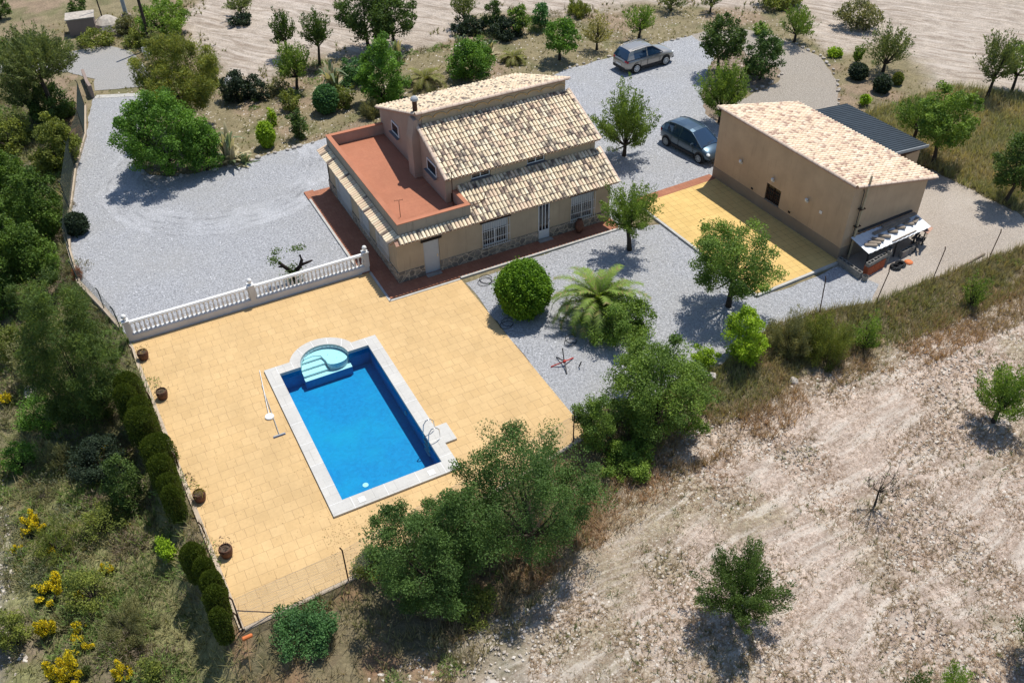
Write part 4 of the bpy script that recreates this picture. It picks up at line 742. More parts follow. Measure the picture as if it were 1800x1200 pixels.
barred(F0, FU, 4.65, 6.1, .66, 2.1, .38); barred(F0, FU, 9.83, 11.2, .62, 2.15, .38)
BL, BU = (0,DY), (0,-1)
for a, b, c, d_ in left_h: barred(BL, BU, a, b, c, d_, .95, .11, True)
def sill_only(): pass
# plain white door
mb = MB(); mb.box(1.41, 2.24, .05, .09, .09, 2.01); dr = mb.build('door', 'shutter', H); mb = MB(); mb.box(2.12, 2.15, .02, .05, .95, 1.10); mb.build('handle', 'steel', dr)
mb = MB(); mb.box(1.28, 2.38, -.07, .02, 2.03, 2.13); mb.build('lintel', 'dark_wood', H)
mb = MB(); mb.box(7.86, 7.93, .04, .09, .1, 2.19); mb.box(8.47, 8.54, .04, .09, .1, 2.19); mb.box(7.931, 8.469, .04, .09, .1, .62); mb.box(7.931, 8.469, .04, .09, 2.12, 2.19)
for x in (8.09, 8.27): mb.box(x, x+.04, .045, .085, .621, 2.119)
d2 = mb.build('door', 'white_metal', H); mb = MB()
for a, b in ((7.932,8.089),(8.131,8.269),(8.311,8.468)): mb.box(a, b, .055, .07, .622, 2.118)
mb.build('pane', 'glass', d2); mb = MB(); mb.box(8.48, 8.52, .0, .039, 1.05, 1.2); mb.build('handle', 'steel', d2)
mb = MB(); mb.box(7.72, 8.68, -.07, .02, 2.21, 2.31); mb.build('lintel', 'dark_wood', H)
for q_ in (1.40, 7.8): mb = MB(); mb.box(q_, q_+.8, -.3, -.051, .086, .13); mb.build('doorstep', 'concrete', H)
# small gable windows and the two low upper windows
def small_win(parent, a, b, z0, z1, O, U, two=False):
    w = MB(); w.box(a, b, .0, .05, z0, z0+.05); w.box(a, b, 0, .05, z1-.05, z1); w.box(a, a+.05, 0, .05, z0+.051, z1-.051); w.box(b-.05, b, 0, .05, z0+.051, z1-.051)
    if two: w.box((a+b)/2-.025, (a+b)/2+.025, 0, .05, z0+.051, z1-.051)
    win = place(parent, O, U, 'window', w, 'white_paint'); p = MB(); p.box(a+.051, b-.051, .02, .03, z0+.051, z1-.051); p.build('pane', 'glass', win)
    s = MB(); s.box(a-.1, b+.1, -.16, -.001, z0-.05, z0-.01); s.build('sill', 'sill_grey', win); return win
small_win(H, 4.95, 6.01, 3.62, 3.97, (0,1.80), (1,0), True); small_win(H, 8.14, 9.18, 3.62, 3.97, (0,1.80), (1,0), True)
small_win(H, 1.75, 2.75, 3.62, 4.25, (3.44,10.45), (0,-1)); small_win(H, 6.6, 7.75, 3.66, 4.28, (3.44,10.45), (0,-1))
mb = MB(); mb.tube([(.95,1.6,2.72),(.95,1.6,3.65)], .014); mb.tube([(.75,1.68,3.66),(1.12,1.52,3.70)], .01, 5)
for i in range(4): t = i/3; x = .75+.37*t; y = 1.68-.16*t; mb.tube([(x-.03,y-.08,3.665+.035*t),(x+.03,y+.08,3.665+.035*t)], .006, 4)
tag(mb.build('antenna', 'rust'), 'small thin rusty television aerial standing on the red roof terrace', 'antenna')
mb = MB(); mb.tube([(3.7,1.35,2.72),(3.7,1.35,4.6)], .02); mb.tube([(1.9,1.6,4.0),(3.45,1.9,4.0)], .004, 3)
for k in range(3): mb.tube([(2.1+.05*k,3.2-.35*k,3.95),(3.47,3.0-.4*k,3.95)], .005, 3)
tag(mb.build('clothes_line', 'rust'), 'thin pole with washing lines strung over the right end of the roof terrace', 'clothes line')
mb = MB(); mb.tube([(4.35,.45,3.02),(4.7,.35,3.1),(4.95,.3,3.25),(5.0,.3,3.6)], .02); tag(mb.build('cable_bracket', 'rust'), 'bent iron bracket rising from the lower tile roof beside the terrace parapet', 'bracket')
# person-sized clay jar in front of the right barred window
mb = MB(); mb.lathe([(.12,0),(.2,.15),(.24,.4),(.2,.62),(.12,.72),(.15,.78)], (10.15,-.35,.09), 12); tag(mb.build('clay_jar', 'pot', smooth=True), 'brown clay jar standing on the tiled walk below the right barred window', 'jar')

# ---------------------------------------------------------------- outbuilding (local frame, origin at near corner)
A = thing('outbuilding', 'ochre rendered outbuilding with a single slope barrel tile roof and a dark barred window', 'building', (AX, AY, 0), AR)
w_h = [(4.5,5.6,.8,1.78)]
def zr(x): return 4.36-.205*x
mb = MB(); LYa = 9.85
# long wall (x=0, y 0..9.85) with the window
wall_holes(mb, (0,LYa), (0,-1), LYa, 0, 4.25, .25, [(LYa-5.6, LYa-4.5, .8, 1.78)]); mb.build('wall', 'wall_ochre', A)
def gable(y, th):
    mb = MB(); X1 = 5.45
    vs = [(.252,y,0),(X1,y,0),(X1,y,zr(X1)-.1),(.252,y,zr(.25)-.1)]; vs = vs+[(a, y+th, c) for a, b, c in vs]
    mb.add(vs, [(0,1,2,3),(7,6,5,4),(0,4,5,1),(1,5,6,2),(2,6,7,3),(3,7,4,0)]); return mb.build('wall', 'wall_ochre', A)
gable(0, .25); gable(LYa-.25, .25); mb = MB(); mb.box(5.2, 5.448, .252, LYa-.252, 0, zr(5.45)-.1); mb.build('wall', 'wall_ochre', A)
mb = MB(); wall_holes(mb, (-.02,LYa), (0,-1), LYa+.02, 0, .78, .018, [(LYa-5.6, LYa-4.5, .76, .8)]); mb.box(-.001, 5.45, -.02, -.002, 0, .78); mb.build('dado', 'wall_dado', A)
sl_ = Vector((1,0,-.205)).normalized(); Lr = 6.05*math.sqrt(1+.205**2)
tile_roof('roof', A, (-.12,-.16,zr(-.12)+.02), (0,1,0), sl_, LYa+.32, Lr, .215, .36, .32, 1, 21)
mb = MB(); roof_board(mb, (-.10,-.14,zr(-.1)+.01), (0,1,0), sl_, LYa+.28, Lr-.06, .10); mb.build('cornice', 'cornice', A)
def cap(P, Q, r, n, seed, par):
    o = ridge(P, Q, r, n, seed=seed); o.parent = par; return o
cap((-.12,-.16,zr(-.12)+.03), (-.12,LYa+.16,zr(-.12)+.03), .11, 28, 8, A); cap((-.1,-.16,zr(-.1)+.03), (5.9,-.16,zr(5.9)+.03), .09, 15, 9, A)
mb = MB(); a, b, c, d_ = 4.5, 5.6, .8, 1.78
mb.box(.10, .14, a, b, c, c+.05); mb.box(.10, .14, a, b, d_-.05, d_); mb.box(.10, .14, a, a+.05, c+.051, d_-.051); mb.box(.10, .14, b-.05, b, c+.051, d_-.051); mb.box(.10, .14, (a+b)/2-.02, (a+b)/2+.02, c+.051, d_-.051)
wn = mb.build('window', 'dark_wood', A); mb = MB(); mb.box(.115, .125, a+.051, b-.051, c+.051, d_-.051); mb.build('pane', 'glass', wn)
mb = MB()
for i in range(9): y = a+.03+(b-a-.06)*i/8; mb.box(.02, .036, y-.008, y+.008, c, d_)
for z in (c+.3, c+.65): mb.box(.037, .05, a, b, z-.012, z+.012)
mb.build('grille', 'rust', wn); mb = MB(); mb.box(-.05, .095, a-.05, b+.05, c-.05, c-.001); mb.build('sill', 'wall_dado', wn)
for y, z in ((7.68,2.1),(5.15,2.2),(2.64,2.25)):
    mb = MB(); mb.box(-.05, -.001, y-.05, y+.05, z-.16, z-.05); mb.lathe([(.05,0),(.085,.06),(.085,.16),(.03,.2)], (-.13,y,z-.08), 8); mb.box(-.13, -.05, y-.015, y+.015, z-.13, z-.10)
    mb.build('wall_lamp', 'lamp_clear', A)
for y, z in ((6.6,.92),(3.7,.95)): mb = MB(); mb.box(-.03, -.001, y-.07, y+.07, z-.05, z+.05); mb.build('vent', 'dark_wood', A)
mb = MB(); mb.box(-.03, -.001, 1.6, 1.76, 1.93, 2.08); mb.build('junction_box', 'white_paint', A)
mb = MB(); mb.tube([(.62,-.14,.02),(.78,-.14,4.75)], .055, 8); fp = mb.build('flue_pipe', 'pipe_cream', A)
for q_ in (2.9, 1.9): mb = MB(); mb.box(.55,.9,-.2,-.001,q_,q_+.04); mb.build('bracket', 'rust', fp)
mb = MB(); mb.tube([(.56,-.12,.3),(.56,-.12,3.9),(.6,-.02,4.0)], .02, 6); mb.build('drain_pipe', 'post_green', A)
# lean-to with dark metal roof
LT = thing('lean_to', 'open lean-to with a dark ribbed metal roof against the far side of the outbuilding', 'shed', (AX, AY, 0), AR)
O = Vector((5.5, 3.45, 2.72)); dd = Vector((4.25,0,-.40)); Lw = dd.length; dn = dd.normalized()
mb = MB(); Ly = 6.1; n_ = 30
for i in range(n_):
    ya, yb = O.y+Ly*i/n_, O.y+Ly*(i+1)/n_; w_ = (yb-ya); r_ = .03
    for p, q, za, zb_ in ((0,.62,0,0),(.62,.7,0,r_),(.7,.92,r_,r_),(.92,1,r_,0)):
        P = [(O.x,ya+w_*p,O.z+za),(O.x,ya+w_*q,O.z+zb_),(O.x+dd.x,ya+w_*q,O.z+dd.z+zb_),(O.x+dd.x,ya+w_*p,O.z+dd.z+za)]; mb.add(P+[(x,y,z-.004) for x, y, z in P], [(0,3,2,1),(4,5,6,7)])
mb.build('roof', 'dark_roof', LT)
mb = MB(); mb.hexa([(5.5,3.40,2.60),(9.78,3.40,2.19),(9.78,3.45,2.19),(5.5,3.45,2.60),(5.5,3.40,2.76),(9.78,3.40,2.36),(9.78,3.45,2.36),(5.5,3.45,2.76)]); mb.build('fascia', 'galv', LT)
mb = MB(); mb.hexa([(5.5,3.6,2.05),(9.4,3.6,2.05),(9.4,3.7,2.05),(5.5,3.7,2.05),(5.5,3.6,2.66),(9.4,3.6,2.3),(9.4,3.7,2.3),(5.5,3.7,2.66)]); mb.build('beam', 'rust', LT)
mb = MB(); mb.box(8.3, 9.4, 3.6, 3.75, 0, 2.04); mb.box(9.25, 9.4, 3.76, 9.4, 0, 2.1); mb.build('wall', 'wall_ochre', LT)
for y in (9.5,): mb = MB(); mb.box(9.25, 9.35, y-.05, y+.05, 0, 2.2); mb.build('post', 'dark_wood', LT)
# sheet shelter with rubble
SH = thing('sheet_shelter', 'white corrugated sheet shelter leaning on the near wall of the outbuilding', 'shelter', (AX, AY, 0), AR)
mb = MB(); n_ = 44
for i in range(n_):
    x_a, x_b = .45+4.55*i/n_, .45+4.55*(i+1)/n_; za = .018*math.sin(i*1.9); zb_ = .018*math.sin((i+1)*1.9); e = .12*(x_a-.45)/4.5
    P = [(x_a,-1.38+e,1.1+za),(x_b,-1.38+e,1.1+zb_),(x_b,-.12,1.34+zb_),(x_a,-.12,1.34+za)]; mb.add(P+[(x,y,z-.006) for x, y, z in P], [(0,1,2,3),(7,6,5,4)])
mb.build('sheet', 'sheet', SH)
for x in (.7, 2.7, 4.8): mb = MB(); mb.box(x, x+.07, -1.22, -1.15, .0, 1.06); mb.build('post', 'plank_dark', SH)
def awx(lx, ly, z=0): return (*aw(lx, ly), z)
def zsheet(y): return 1.1+.24*(y+1.38)/1.26
slabs = [(.95,-1.0,-35,.62,.2,'outermost at the corner end'),(1.25,-.95,-38,.62,.2,'second from the corner end'),(1.6,-.85,-45,.6,.2,'third from the corner end'),(2.1,-.82,-40,.6,.2,'fourth from the corner end'),(2.75,-.75,-30,.5,.2,'next to the long grey strip'),(3.35,-.7,-25,.5,.18,'near the middle of the sheet'),(4.0,-.65,-38,.5,.2,'near the far end'),(4.55,-.62,25,.6,.2,'outermost at the far end')]
gsl = 'concrete slabs weighing down the sheet roof'
for lx, ly, a, l, w_, lb in slabs:
    z = zsheet(ly)+.02; mb = MB(); mb.box(-l/2, l/2, -w_/2, w_/2, 0, .09); o = bevel(mb.build('slab', 'plank', None, awx(lx, ly, z), AR+rad(a)), .012); o.rotation_euler.x = rad(0)
    tag(o, 'greyish slab on the white sheet, '+lb, 'slab', gsl)
mb = MB(); mb.box(-1.3, 1.3, -.09, .09, 0, .07); tag(mb.build('plank', 'plank', None, awx(3.0,-.42,zsheet(-.42)+.02), AR+rad(1)), 'long light grey plank lying along the white sheet roof', 'plank', 'planks on the sheet roof')
mb = MB(); mb.box(-1.2, 1.2, -.1, .1, 0, .08); tag(mb.build('plank', 'plank', None, awx(3.7,-.25,zsheet(-.25)+.05), AR+rad(0)), 'second light plank behind the first on the white sheet', 'plank', 'planks on the sheet roof')
mb = MB(); mb.box(-1.9, 1.9, -.05, .05, 0, .09); tag(mb.build('plank', 'plank_dark', None, awx(2.9,-.07,zsheet(-.1)+.1), AR), 'dark beam lying against the wall on the white sheet', 'beam')
mb = MB(); mb.box(-.9, .9, -.03, .03, 0, .03); tag(mb.build('plank', 'plank', None, awx(3.1,-1.22,zsheet(-1.22)+.02), AR+rad(3)), 'thin pale batten near the front edge of the white sheet', 'plank')
def hollow_block(mat='block'):
    mb = MB(); mb.box(-.25,.25,-.1,-.07,0,.2); mb.box(-.25,.25,.07,.1,0,.2)
    for x in (-.25,-.015,.22): mb.box(x,x+.03,-.069,.069,0,.2)
    mb.box(-.22,.22,-.069,.069,.0,.02); return mb.mesh('block', mat)
bm_ = hollow_block()
gb_ = 'hollow grey blocks at the outbuilding corner'
for k, (x, y) in enumerate(((-.12,-.42),(-.14,-.94),(-.15,-1.46))):
    for lv in range(2):
        o = link('block', bm_, None, awx(x, y, .2*lv), AR+rad(90)); tag(o, '%s hollow block of the low row running out from the corner, %s' % (('upper' if lv else 'lower'), ('against the wall', 'in the middle', 'at the outer end')[k]), 'block', gb_)
mb = MB(); mb.lathe([(.14,0),(.16,.28),(.15,.28),(.13,.05)], (0,0,0), 10); tag(mb.build('bucket', 'block', None, awx(-.05,-1.9,0)), 'small grey bucket at the outer end of the block row', 'bucket')
for i in range(3):
    for lv in range(3):
        mb = MB(); mb.box(-.22,.22,-.13,.13,0,.19)
        for q in range(4): mb.box(-.18+.1*q,-.12+.1*q,-.135,-.131,.03,.16)
        o = mb.build('hollow_brick', 'brick_red', None, awx(.42+.47*i, -1.62+.06*i, .19*lv), AR+rad(6)); tag(o, 'orange hollow brick in the pile under the sheet, %s column, %s course' % (('left', 'middle', 'right')[i], ('bottom', 'second', 'third')[lv]), 'brick', 'orange bricks piled beneath the sheet shelter')
for i, (x, y, z, a, lb) in enumerate(((.45,-1.62,.575,6,'left one on top of the orange bricks'),(.95,-1.56,.575,8,'middle one on top of the orange bricks'),(1.4,-1.5,.575,3,'right one on top of the orange bricks'),(2.0,-1.35,.0,20,'lowest of the pile under the middle of the sheet'),(2.0,-1.35,.2,26,'second of the pile under the middle of the sheet'),(2.05,-1.33,.4,12,'third of the pile under the middle of the sheet'),(2.1,-1.33,.6,35,'topmost of the pile under the middle of the sheet'),(3.2,-1.4,0,0,'lowest of the grey pile at the right of the sheet'),(3.2,-1.4,.2,5,'second of the grey pile at the right of the sheet'),(3.75,-1.35,0,10,'rightmost on the ground under the sheet'),(3.7,-1.35,.2,0,'upper right under the sheet'))):
    o = link('block', bm_, None, awx(x, y, z), AR+rad(a)); tag(o, 'hollow grey block, '+lb, 'block', 'loose hollow blocks under the sheet')
def torus(R_, r_, c=(0,0,0), seg=16, s2=6, ax=None):
    mb = MB(); vs = []; 
    for i in range(seg):
        a = 2*math.pi*i/seg
        for j in range(s2): b = 2*math.pi*j/s2; vs.append((c[0]+(R_+r_*math.cos(b))*math.cos(a), c[1]+(R_+r_*math.cos(b))*math.sin(a), c[2]+r_*math.sin(b)))
    fs = [(i*s2+j, ((i+1)%seg)*s2+j, ((i+1)%seg)*s2+(j+1)%s2, i*s2+(j+1)%s2) for i in range(seg) for j in range(s2)]; mb.add(vs, fs); return mb
for i, (x, y, z) in enumerate(((2.05,-1.95,.09),(2.45,-1.9,.09))):
    tag(torus(.2,.085).build('tyre', 'rubber', None, awx(x, y, z), smooth=True), 'black small tyre on the ground before the sheet shelter, %s one' % ('left', 'right')[i], 'tyre', 'small tyres')
mb = MB(); mb.lathe([(.2,0),(.22,.05),(.16,.1),(.05,.11)], (0,0,0), 12); tag(mb.build('basin', 'orange', None, awx(3.0,-1.95,.0)), 'orange plastic basin lying before the sheet shelter', 'basin')
r_ = random.Random(4)
for i in range(16):
    l = r_.uniform(.5, 1.1); mb = MB(); mb.box(-l/2, l/2, -.05, .05, 0, .04)
    o = mb.build('board', 'plank' if i % 2 else 'plank_dark', None, awx(4.35+r_.uniform(-.35,.45), -1.25+r_.uniform(-.4,.35), .02+.055*i), AR+rad(r_.uniform(10,50))); tag(o, '%s board in the heap at the right end of the sheet shelter' % ('light', 'dark')[i % 2 == 0], 'board', '%s boards in the heap by the sheet shelter' % ('light', 'dark')[i % 2 == 0])
mb = MB(); mb.box(-.35, .35, -.25, .25, 0, .02); o = mb.build('panel', 'cornice', None, awx(4.9,-1.1,.93), AR+rad(20)); o.rotation_euler.x = rad(12); tag(o, 'brown square panel on top of the board heap', 'panel')

# ---------------------------------------------------------------- swimming pool
PL = thing('swimming_pool', 'rectangular blue tiled swimming pool with pale coping and a round Roman end', 'pool', (-5.2,-8,0))
def W2(mb): # shift to pool-local
    mb.v = [(x+5.2, y+8, z) for x, y, z in mb.v]; return mb
X0, X1, Y0, Y1 = -7.3, -3.1, -12.02, -3.82; DP = -.92; cx, cy, RI, RO = -5.2, -3.9, 1.1, 1.58
qs = [math.pi*(1-j/18) for j in range(19)]
arc_i = [(cx+RI*math.cos(q), cy+RI*math.sin(q)) for q in qs if cy+RI*math.sin(q) > Y1]; ex = math.sqrt(RI**2-(Y1-cy)**2)
inner = [(X0,Y0),(X1,Y0),(X1,Y1),(cx+ex,Y1)]+arc_i[::-1]+[(cx-ex,Y1),(X0,Y1)]
mb = MB(); rect = [(X0,Y0),(X1,Y0),(X1,Y1),(cx+ex,Y1),(cx-ex,Y1),(X0,Y1)]; n = len(rect)
mb.add([(x,y,DP) for x, y in rect], [tuple(range(n))])
for i in range(n):
    a, b = rect[i], rect[(i+1) % n]
    if i == 3: continue
    mb.add([(*a,DP),(*b,DP),(*b,.03),(*a,.03)], [(3,2,1,0)])
mb.add([(cx+ex,Y1,DP),(cx-ex,Y1,DP),(cx-ex,Y1,-.9),(cx+ex,Y1,-.9)], [(3,2,1,0)])
W2(mb).build('basin', 'pool_tile', PL)
mb = MB(); pts = [(cx+ex,Y1)]+arc_i[::-1]+[(cx-ex,Y1)]
for a, b in zip(pts, pts[1:]): mb.add([(*a,-.9),(*b,-.9),(*b,.03),(*a,.03)], [(3,2,1,0)])
mb.add([(*p,-.9) for p in pts], [tuple(range(len(pts)))])
W2(mb).build('roman_end', 'pool_step', PL)
# steps on the left, round shallow seat on the right
def inarc(y): return math.sqrt(max(0, RI**2-(y-cy)**2))-.005
PF = [(cx-ex,-4.25),(cx+ex,-4.25)]+[(cx+ex,Y1)]+arc_i[::-1]+[(cx-ex,Y1)]
mb = MB(); mb.prism([(cx-ex,-4.245),(cx+ex,-4.245),(cx+ex,Y1+.001),(cx-ex,Y1+.001)], DP+.01, -.47); W2(mb).build('ledge', 'pool_tile', PL)
mb = MB(); mb.prism(PF, -.469, -.45); W2(mb).build('ledge_top', 'pool_step', PL)
mb = MB()
for k, (ya, yb, zt_) in enumerate(((-2.95,-3.32,-.14),(-3.32,-3.66,-.24),(-3.66,-4.0,-.34))):
    xl = cx-(inarc(yb) if yb > Y1 else ex-.01); xl2 = cx-(inarc(ya) if ya > Y1 else ex-.01); xr = cx+.05
    mb.prism([(xl,yb),(xr,yb),(xr,ya),(xl2,ya)], -.449, zt_)
W2(mb).build('steps', 'pool_step', PL)
mb = MB(); P = [(cx-.85,-3.15),(cx-.35,-3.1),(cx-.02,-3.25),(cx+.08,-3.7)]+[(cx+.55+.47*math.cos(q), -3.86+.26*math.sin(q)) for q in np.linspace(math.pi, 2*math.pi, 10)]+[(cx+ex-.01,Y1+.0)]
P += [(cx+inarc(y), y) for y in (-3.6,-3.3,-3.05)]+[(cx+.4,-2.84),(cx,-2.81),(cx-.5,-2.93)]
mb.prism(P, -.449, -.10); W2(mb).build('seat', 'pool_step', PL)
for k, (dx, dy) in enumerate(((.3,-3.35),(.6,-3.75),(.8,-3.45))): mb = MB(); mb.lathe([(.03,0),(.03,.015),(.01,.02)], (cx+dx,dy,-.10), 8); W2(mb).build('jet', 'steel', PL)
mb = MB(); mb.add([(x, y, -.07) for x, y in inner], [tuple(range(len(inner)))]); W2(mb).build('water', 'water', PL)
# coping
mb = MB(); zc0, zc1 = -.02, .13; OX0, OX1, OY0, OY1 = -7.82, -2.58, -12.62, -3.30
eo = math.sqrt(RO**2-(OY1-cy)**2)
mb.box(OX0, X0+.03, OY0, OY1, zc0, zc1); mb.box(X1-.03, OX1, OY0, OY1, zc0, zc1); mb.box(X0+.031, X1-.031, OY0, Y0+.03, zc0, zc1)
mb.prism([(X0+.031,Y1-.03),(cx-ex,Y1-.03),(cx-ex,Y1),(cx-eo,OY1),(X0+.031,OY1)], zc0, zc1); mb.prism([(cx+ex,Y1-.03),(X1-.031,Y1-.03),(X1-.031,OY1),(cx+eo,OY1),(cx+ex,Y1)], zc0, zc1)
ao = math.asin((OY1-cy)/RO); ai = math.asin((Y1-cy)/RI); ns = 20; Oa = []; Ia = []
for j in range(ns+1):
    q = ao+(math.pi-2*ao)*j/ns; Oa.append((cx+RO*math.cos(q), cy+RO*math.sin(q))); q = ai+(math.pi-2*ai)*j/ns; Ia.append((cx+RI*math.cos(q), cy+RI*math.sin(q)))
for j in range(ns): mb.prism([Ia[j], Oa[j], Oa[j+1], Ia[j+1]], zc0, zc1)
mb.box(OX1+.001, -2.06, -11.12, -10.08, zc0, zc1)
_nf = len(mb.f)
for y in (-4.6,-5.9,-7.2,-8.5,-9.8,-11.1,-12.05): mb.box(OX0-.001, X0+.031, y-.008, y+.008, zc1, zc1+.003); mb.box(X1-.031, OX1+.001, y+.3-.008, y+.3+.008, zc1, zc1+.003)
for x in (-7.3,-6.6,-3.8,-3.12): mb.box(x-.008, x+.008, -3.82 if -6.3 < x else -3.82, OY1, zc1, zc1+.003)
for x in (-6.95,-5.6,-4.3,-3.2): mb.box(x-.008, x+.008, OY0, Y0+.03, zc1, zc1+.003)
for j in (3, 7, 11, 15): a, b = Vector(Ia[j]), Vector(Oa[j]); mb.obox((a+b)/2, b-a, (b-a).length/2, .008, zc1, zc1+.003)
mb.m = [0]*_nf+[1]*(len(mb.f)-_nf); W2(mb).build('coping', ['coping_mat', 'white_paint'], PL)
for x, y in ((-6.6,-12.33),(-3.72,-12.33)): mb = MB(); mb.box(x-.13, x+.13, y-.13, y+.13, zc1+.004, zc1+.016); mb.box(x-.03,x+.03,y-.03,y+.03,zc1+.017,zc1+.022); W2(mb).build('skimmer_lid', 'white_paint', PL)
mb = MB()
for y in (-10.25,-10.80):
    mb.tube([(-3.16,y,-.8),(-3.16,y,.25),(-3.12,y,.62),(-3.0,y,.80),(-2.82,y,.82),(-2.68,y,.66),(-2.66,y,.4),(-2.66,y,.13)], .021, 8)
ld = W2(mb).build('ladder', 'steel', PL, smooth=True)
for z in (-.15,-.42,-.7): mb = MB(); mb.box(-3.2, -3.12, -10.78, -10.27, z, z+.03); W2(mb).build('step', 'white_metal', ld)
for c_ in ((-3.115,-8.15,-.5),): mb = MB(); mb.lathe([(.02,0),(.11,.0),(.11,.03),(.02,.035)], (0,0,0), 14); o = mb.build('pool_light', 'lamp_clear', PL, (c_[0]+5.2, c_[1]+8, c_[2])); o.rotation_euler = (0, rad(-90), 0)
mb = MB(); mb.lathe([(.12,0),(.12,.02),(.02,.03)], (-6.0,-10.8,DP+.003), 14); W2(mb).build('floor_drain', 'pool_step', PL)
# vacuum head, brush and their poles on the paving
mb = MB(); mb.tube([(-8.41,-6.1,.12),(-7.98,-3.15,.09)], .016, 6); mb.lathe([(.16,0),(.2,.03),(.18,.07),(.05,.09)], (-8.42,-6.2,TZ+.003), 14)
tag(mb.build('pool_vacuum', 'white_paint'), 'white round pool vacuum head with its long white pole lying left of the pool', 'pool cleaner')
mb = MB(); mb.tube([(-8.36,-7.4,.10),(-8.16,-4.14,.09)], .013, 6, 0); mb.box(-8.62, -8.12, -7.50, -7.42, TZ+.003, .075, 1); mb.box(-8.60, -8.14, -7.49, -7.43, .0751, .11, 0)
tag(mb.build('pool_brush', ['galv', 'blue_metal']), 'blue headed pool brush with a thin grey pole lying left of the pool', 'pool brush')

# ---------------------------------------------------------------- balustrade
BS = thing('balustrade', 'white turned balustrade between the yellow terrace and the gravel drive', 'balustrade', (-12.72,1.80,0))
Lb = 11.78
mb = MB(); mb.box(0, Lb, -.13, .13, -.1, .36); mb.build('base_wall', 'bal_wall', BS)
mb = MB(); mb.box(.1, Lb-.1, -.10, .10, 1.0, 1.06); mb.box(.1, Lb-.1, -.075, .075, 1.061, 1.11); bevel(mb.build('handrail', 'white_paint', BS), .008)
mb = MB(); mb.box(.1, Lb-.1, -.11, .11, .361, .40); mb.build('plinth', 'bal_wall', BS)
prof = [(.055,0),(.055,.05),(.03,.07),(.045,.11),(.062,.18),(.055,.26),(.03,.36),(.026,.42),(.04,.45),(.028,.47),(.05,.54),(.055,.599)]
mb = MB(); mb.lathe(prof, (0,0,0), 8); bm2 = mb.mesh('baluster', 'white_paint', True)
for a, b, k in ((.25,5.72,27),(6.05,Lb-.28,28)):
    for i in range(k): link('baluster', bm2, BS, (a+(b-a)*i/(k-1), 0, .4005))
for x in (.1, 5.88, Lb-.1):
    mb = MB(); mb.box(x-.13, x+.13, -.14, .14, .362, 1.16); mb.box(x-.16, x+.16, -.17, .17, 1.161, 1.22); po = mb.build('post', 'bal_wall', BS)
    mb = MB(); mb.lathe([(.08,0),(.05,.05),(.06,.08),(.11,.14),(.12,.21),(.09,.29),(.02,.33)], (x,0,1.221), 12); mb.build('finial', 'white_paint', po, smooth=True)

# ---------------------------------------------------------------- fences
def fence(pts, h, label, mat='rust', mesh=True, lean=0., name='wire_fence', gap=.09, wr=.0022, posts=None):
    F_ = thing(name, label, 'fence', (*pts[0], 0)); ox, oy = pts[0]
    for i, p in enumerate(posts if posts is not None else pts):
        z = T(*p); mb = MB(); lx, ly = random.uniform(-1,1)*lean, random.uniform(-1,1)*lean
        mb.tube([(p[0]-ox, p[1]-oy, min(z,0)-.1), (p[0]-ox+lx, p[1]-oy+ly, h), (p[0]-ox+lx-.06, p[1]-oy+ly+.0, h+.18)], .026, 6); mb.build('post', mat, F_)
    if mesh:
        mb = MB()
        for a, b in zip(pts, pts[1:]):
            a = Vector(a); b = Vector(b); L = (b-a).length; u = (b-a)/L; n = Vector((-u.y, u.x))
            z0 = .05; hh = h-z0; k = int((L+hh)/gap)
            def seg_(x_a, za, x_b, zb_):
                P = []
                for x, z in ((x_a, za), (x_b, zb_)):
                    q = a+u*x; P += [(q.x-ox+n.x*wr, q.y-oy+n.y*wr, z), (q.x-ox-n.x*wr, q.y-oy-n.y*wr, z+wr), (q.x-ox-n.x*wr, q.y-oy-n.y*wr, z-wr)]
                mb.add(P, [(0,1,4,3),(1,2,5,4),(2,0,3,5)])
            for i in range(1, k):
                s = i*gap; xa, za = (s, 0) if s <= L else (L, s-L); xb, zb_ = (s-hh, hh) if s >= hh else (0, s)
                seg_(xa, z0+za, xb, z0+zb_); seg_(L-xa, z0+za, L-xb, z0+zb_)
            for z in (z0, h*.5, h-.02): seg_(0, z, L, z)
        mb.build('mesh_panel', 'galv' if mat == 'rust' else mat, F_)
    return F_
fence([(-12.1,-15.7),(-8.3,-15.52),(-3.2,-14.6),(1.93,-13.62),(2.9,-13.42)], 1.75, 'wire fence with rusty posts along the bottom edge of the pool terrace')
mb = MB(); mb.tube([(-12.1,-15.66,1.1),(-11.0,-15.55,.08)], .02); tag(mb.build('fence_brace', 'rust'), 'slanting rusty brace at the corner post of the terrace fence', 'brace')
fence([(-12.76,.3),(-12.62,-3.2),(-12.4,-7.3),(-12.25,-11.2),(-12.12,-15.6)], .75, 'short rusty posts along the left edge of the terrace before the cypresses', mesh=False, lean=.04, name='post_row')
WL = PX['wallL']
fence([WL[0],WL[1],WL[2],WL[3]], 1.8, 'green wire fence on the low wall along the left of the drive', 'post_green', gap=.07, wr=.003)
fence([WL[3],WL[4],WL[5],WL[6],WL[7]], 1.2, 'sagging wire fence along the left side of the gravel lot', 'post_green', gap=.11, lean=.12)
fence(PX['rightfence'], 1.75, 'leaning rusty posts with slack wire along the bank right of the outbuilding', mesh=True, lean=.22, gap=.28, wr=.0018)
mb = MB(); run(mb, [p for p in WL], .18, -.9, .20); tag(mb.build('low_wall', 'wall_low'), 'low rendered wall under the fence along the left of the drive', 'wall')
mb = MB(); r2 = random.Random(2)
mb.tube([(25.2,-12.25,.03),(27.3,-12.0,.06)], .06, 6); tag(mb.build('log', 'bark_light'), 'pale log lying along the bank beside the right hand fence post', 'log')
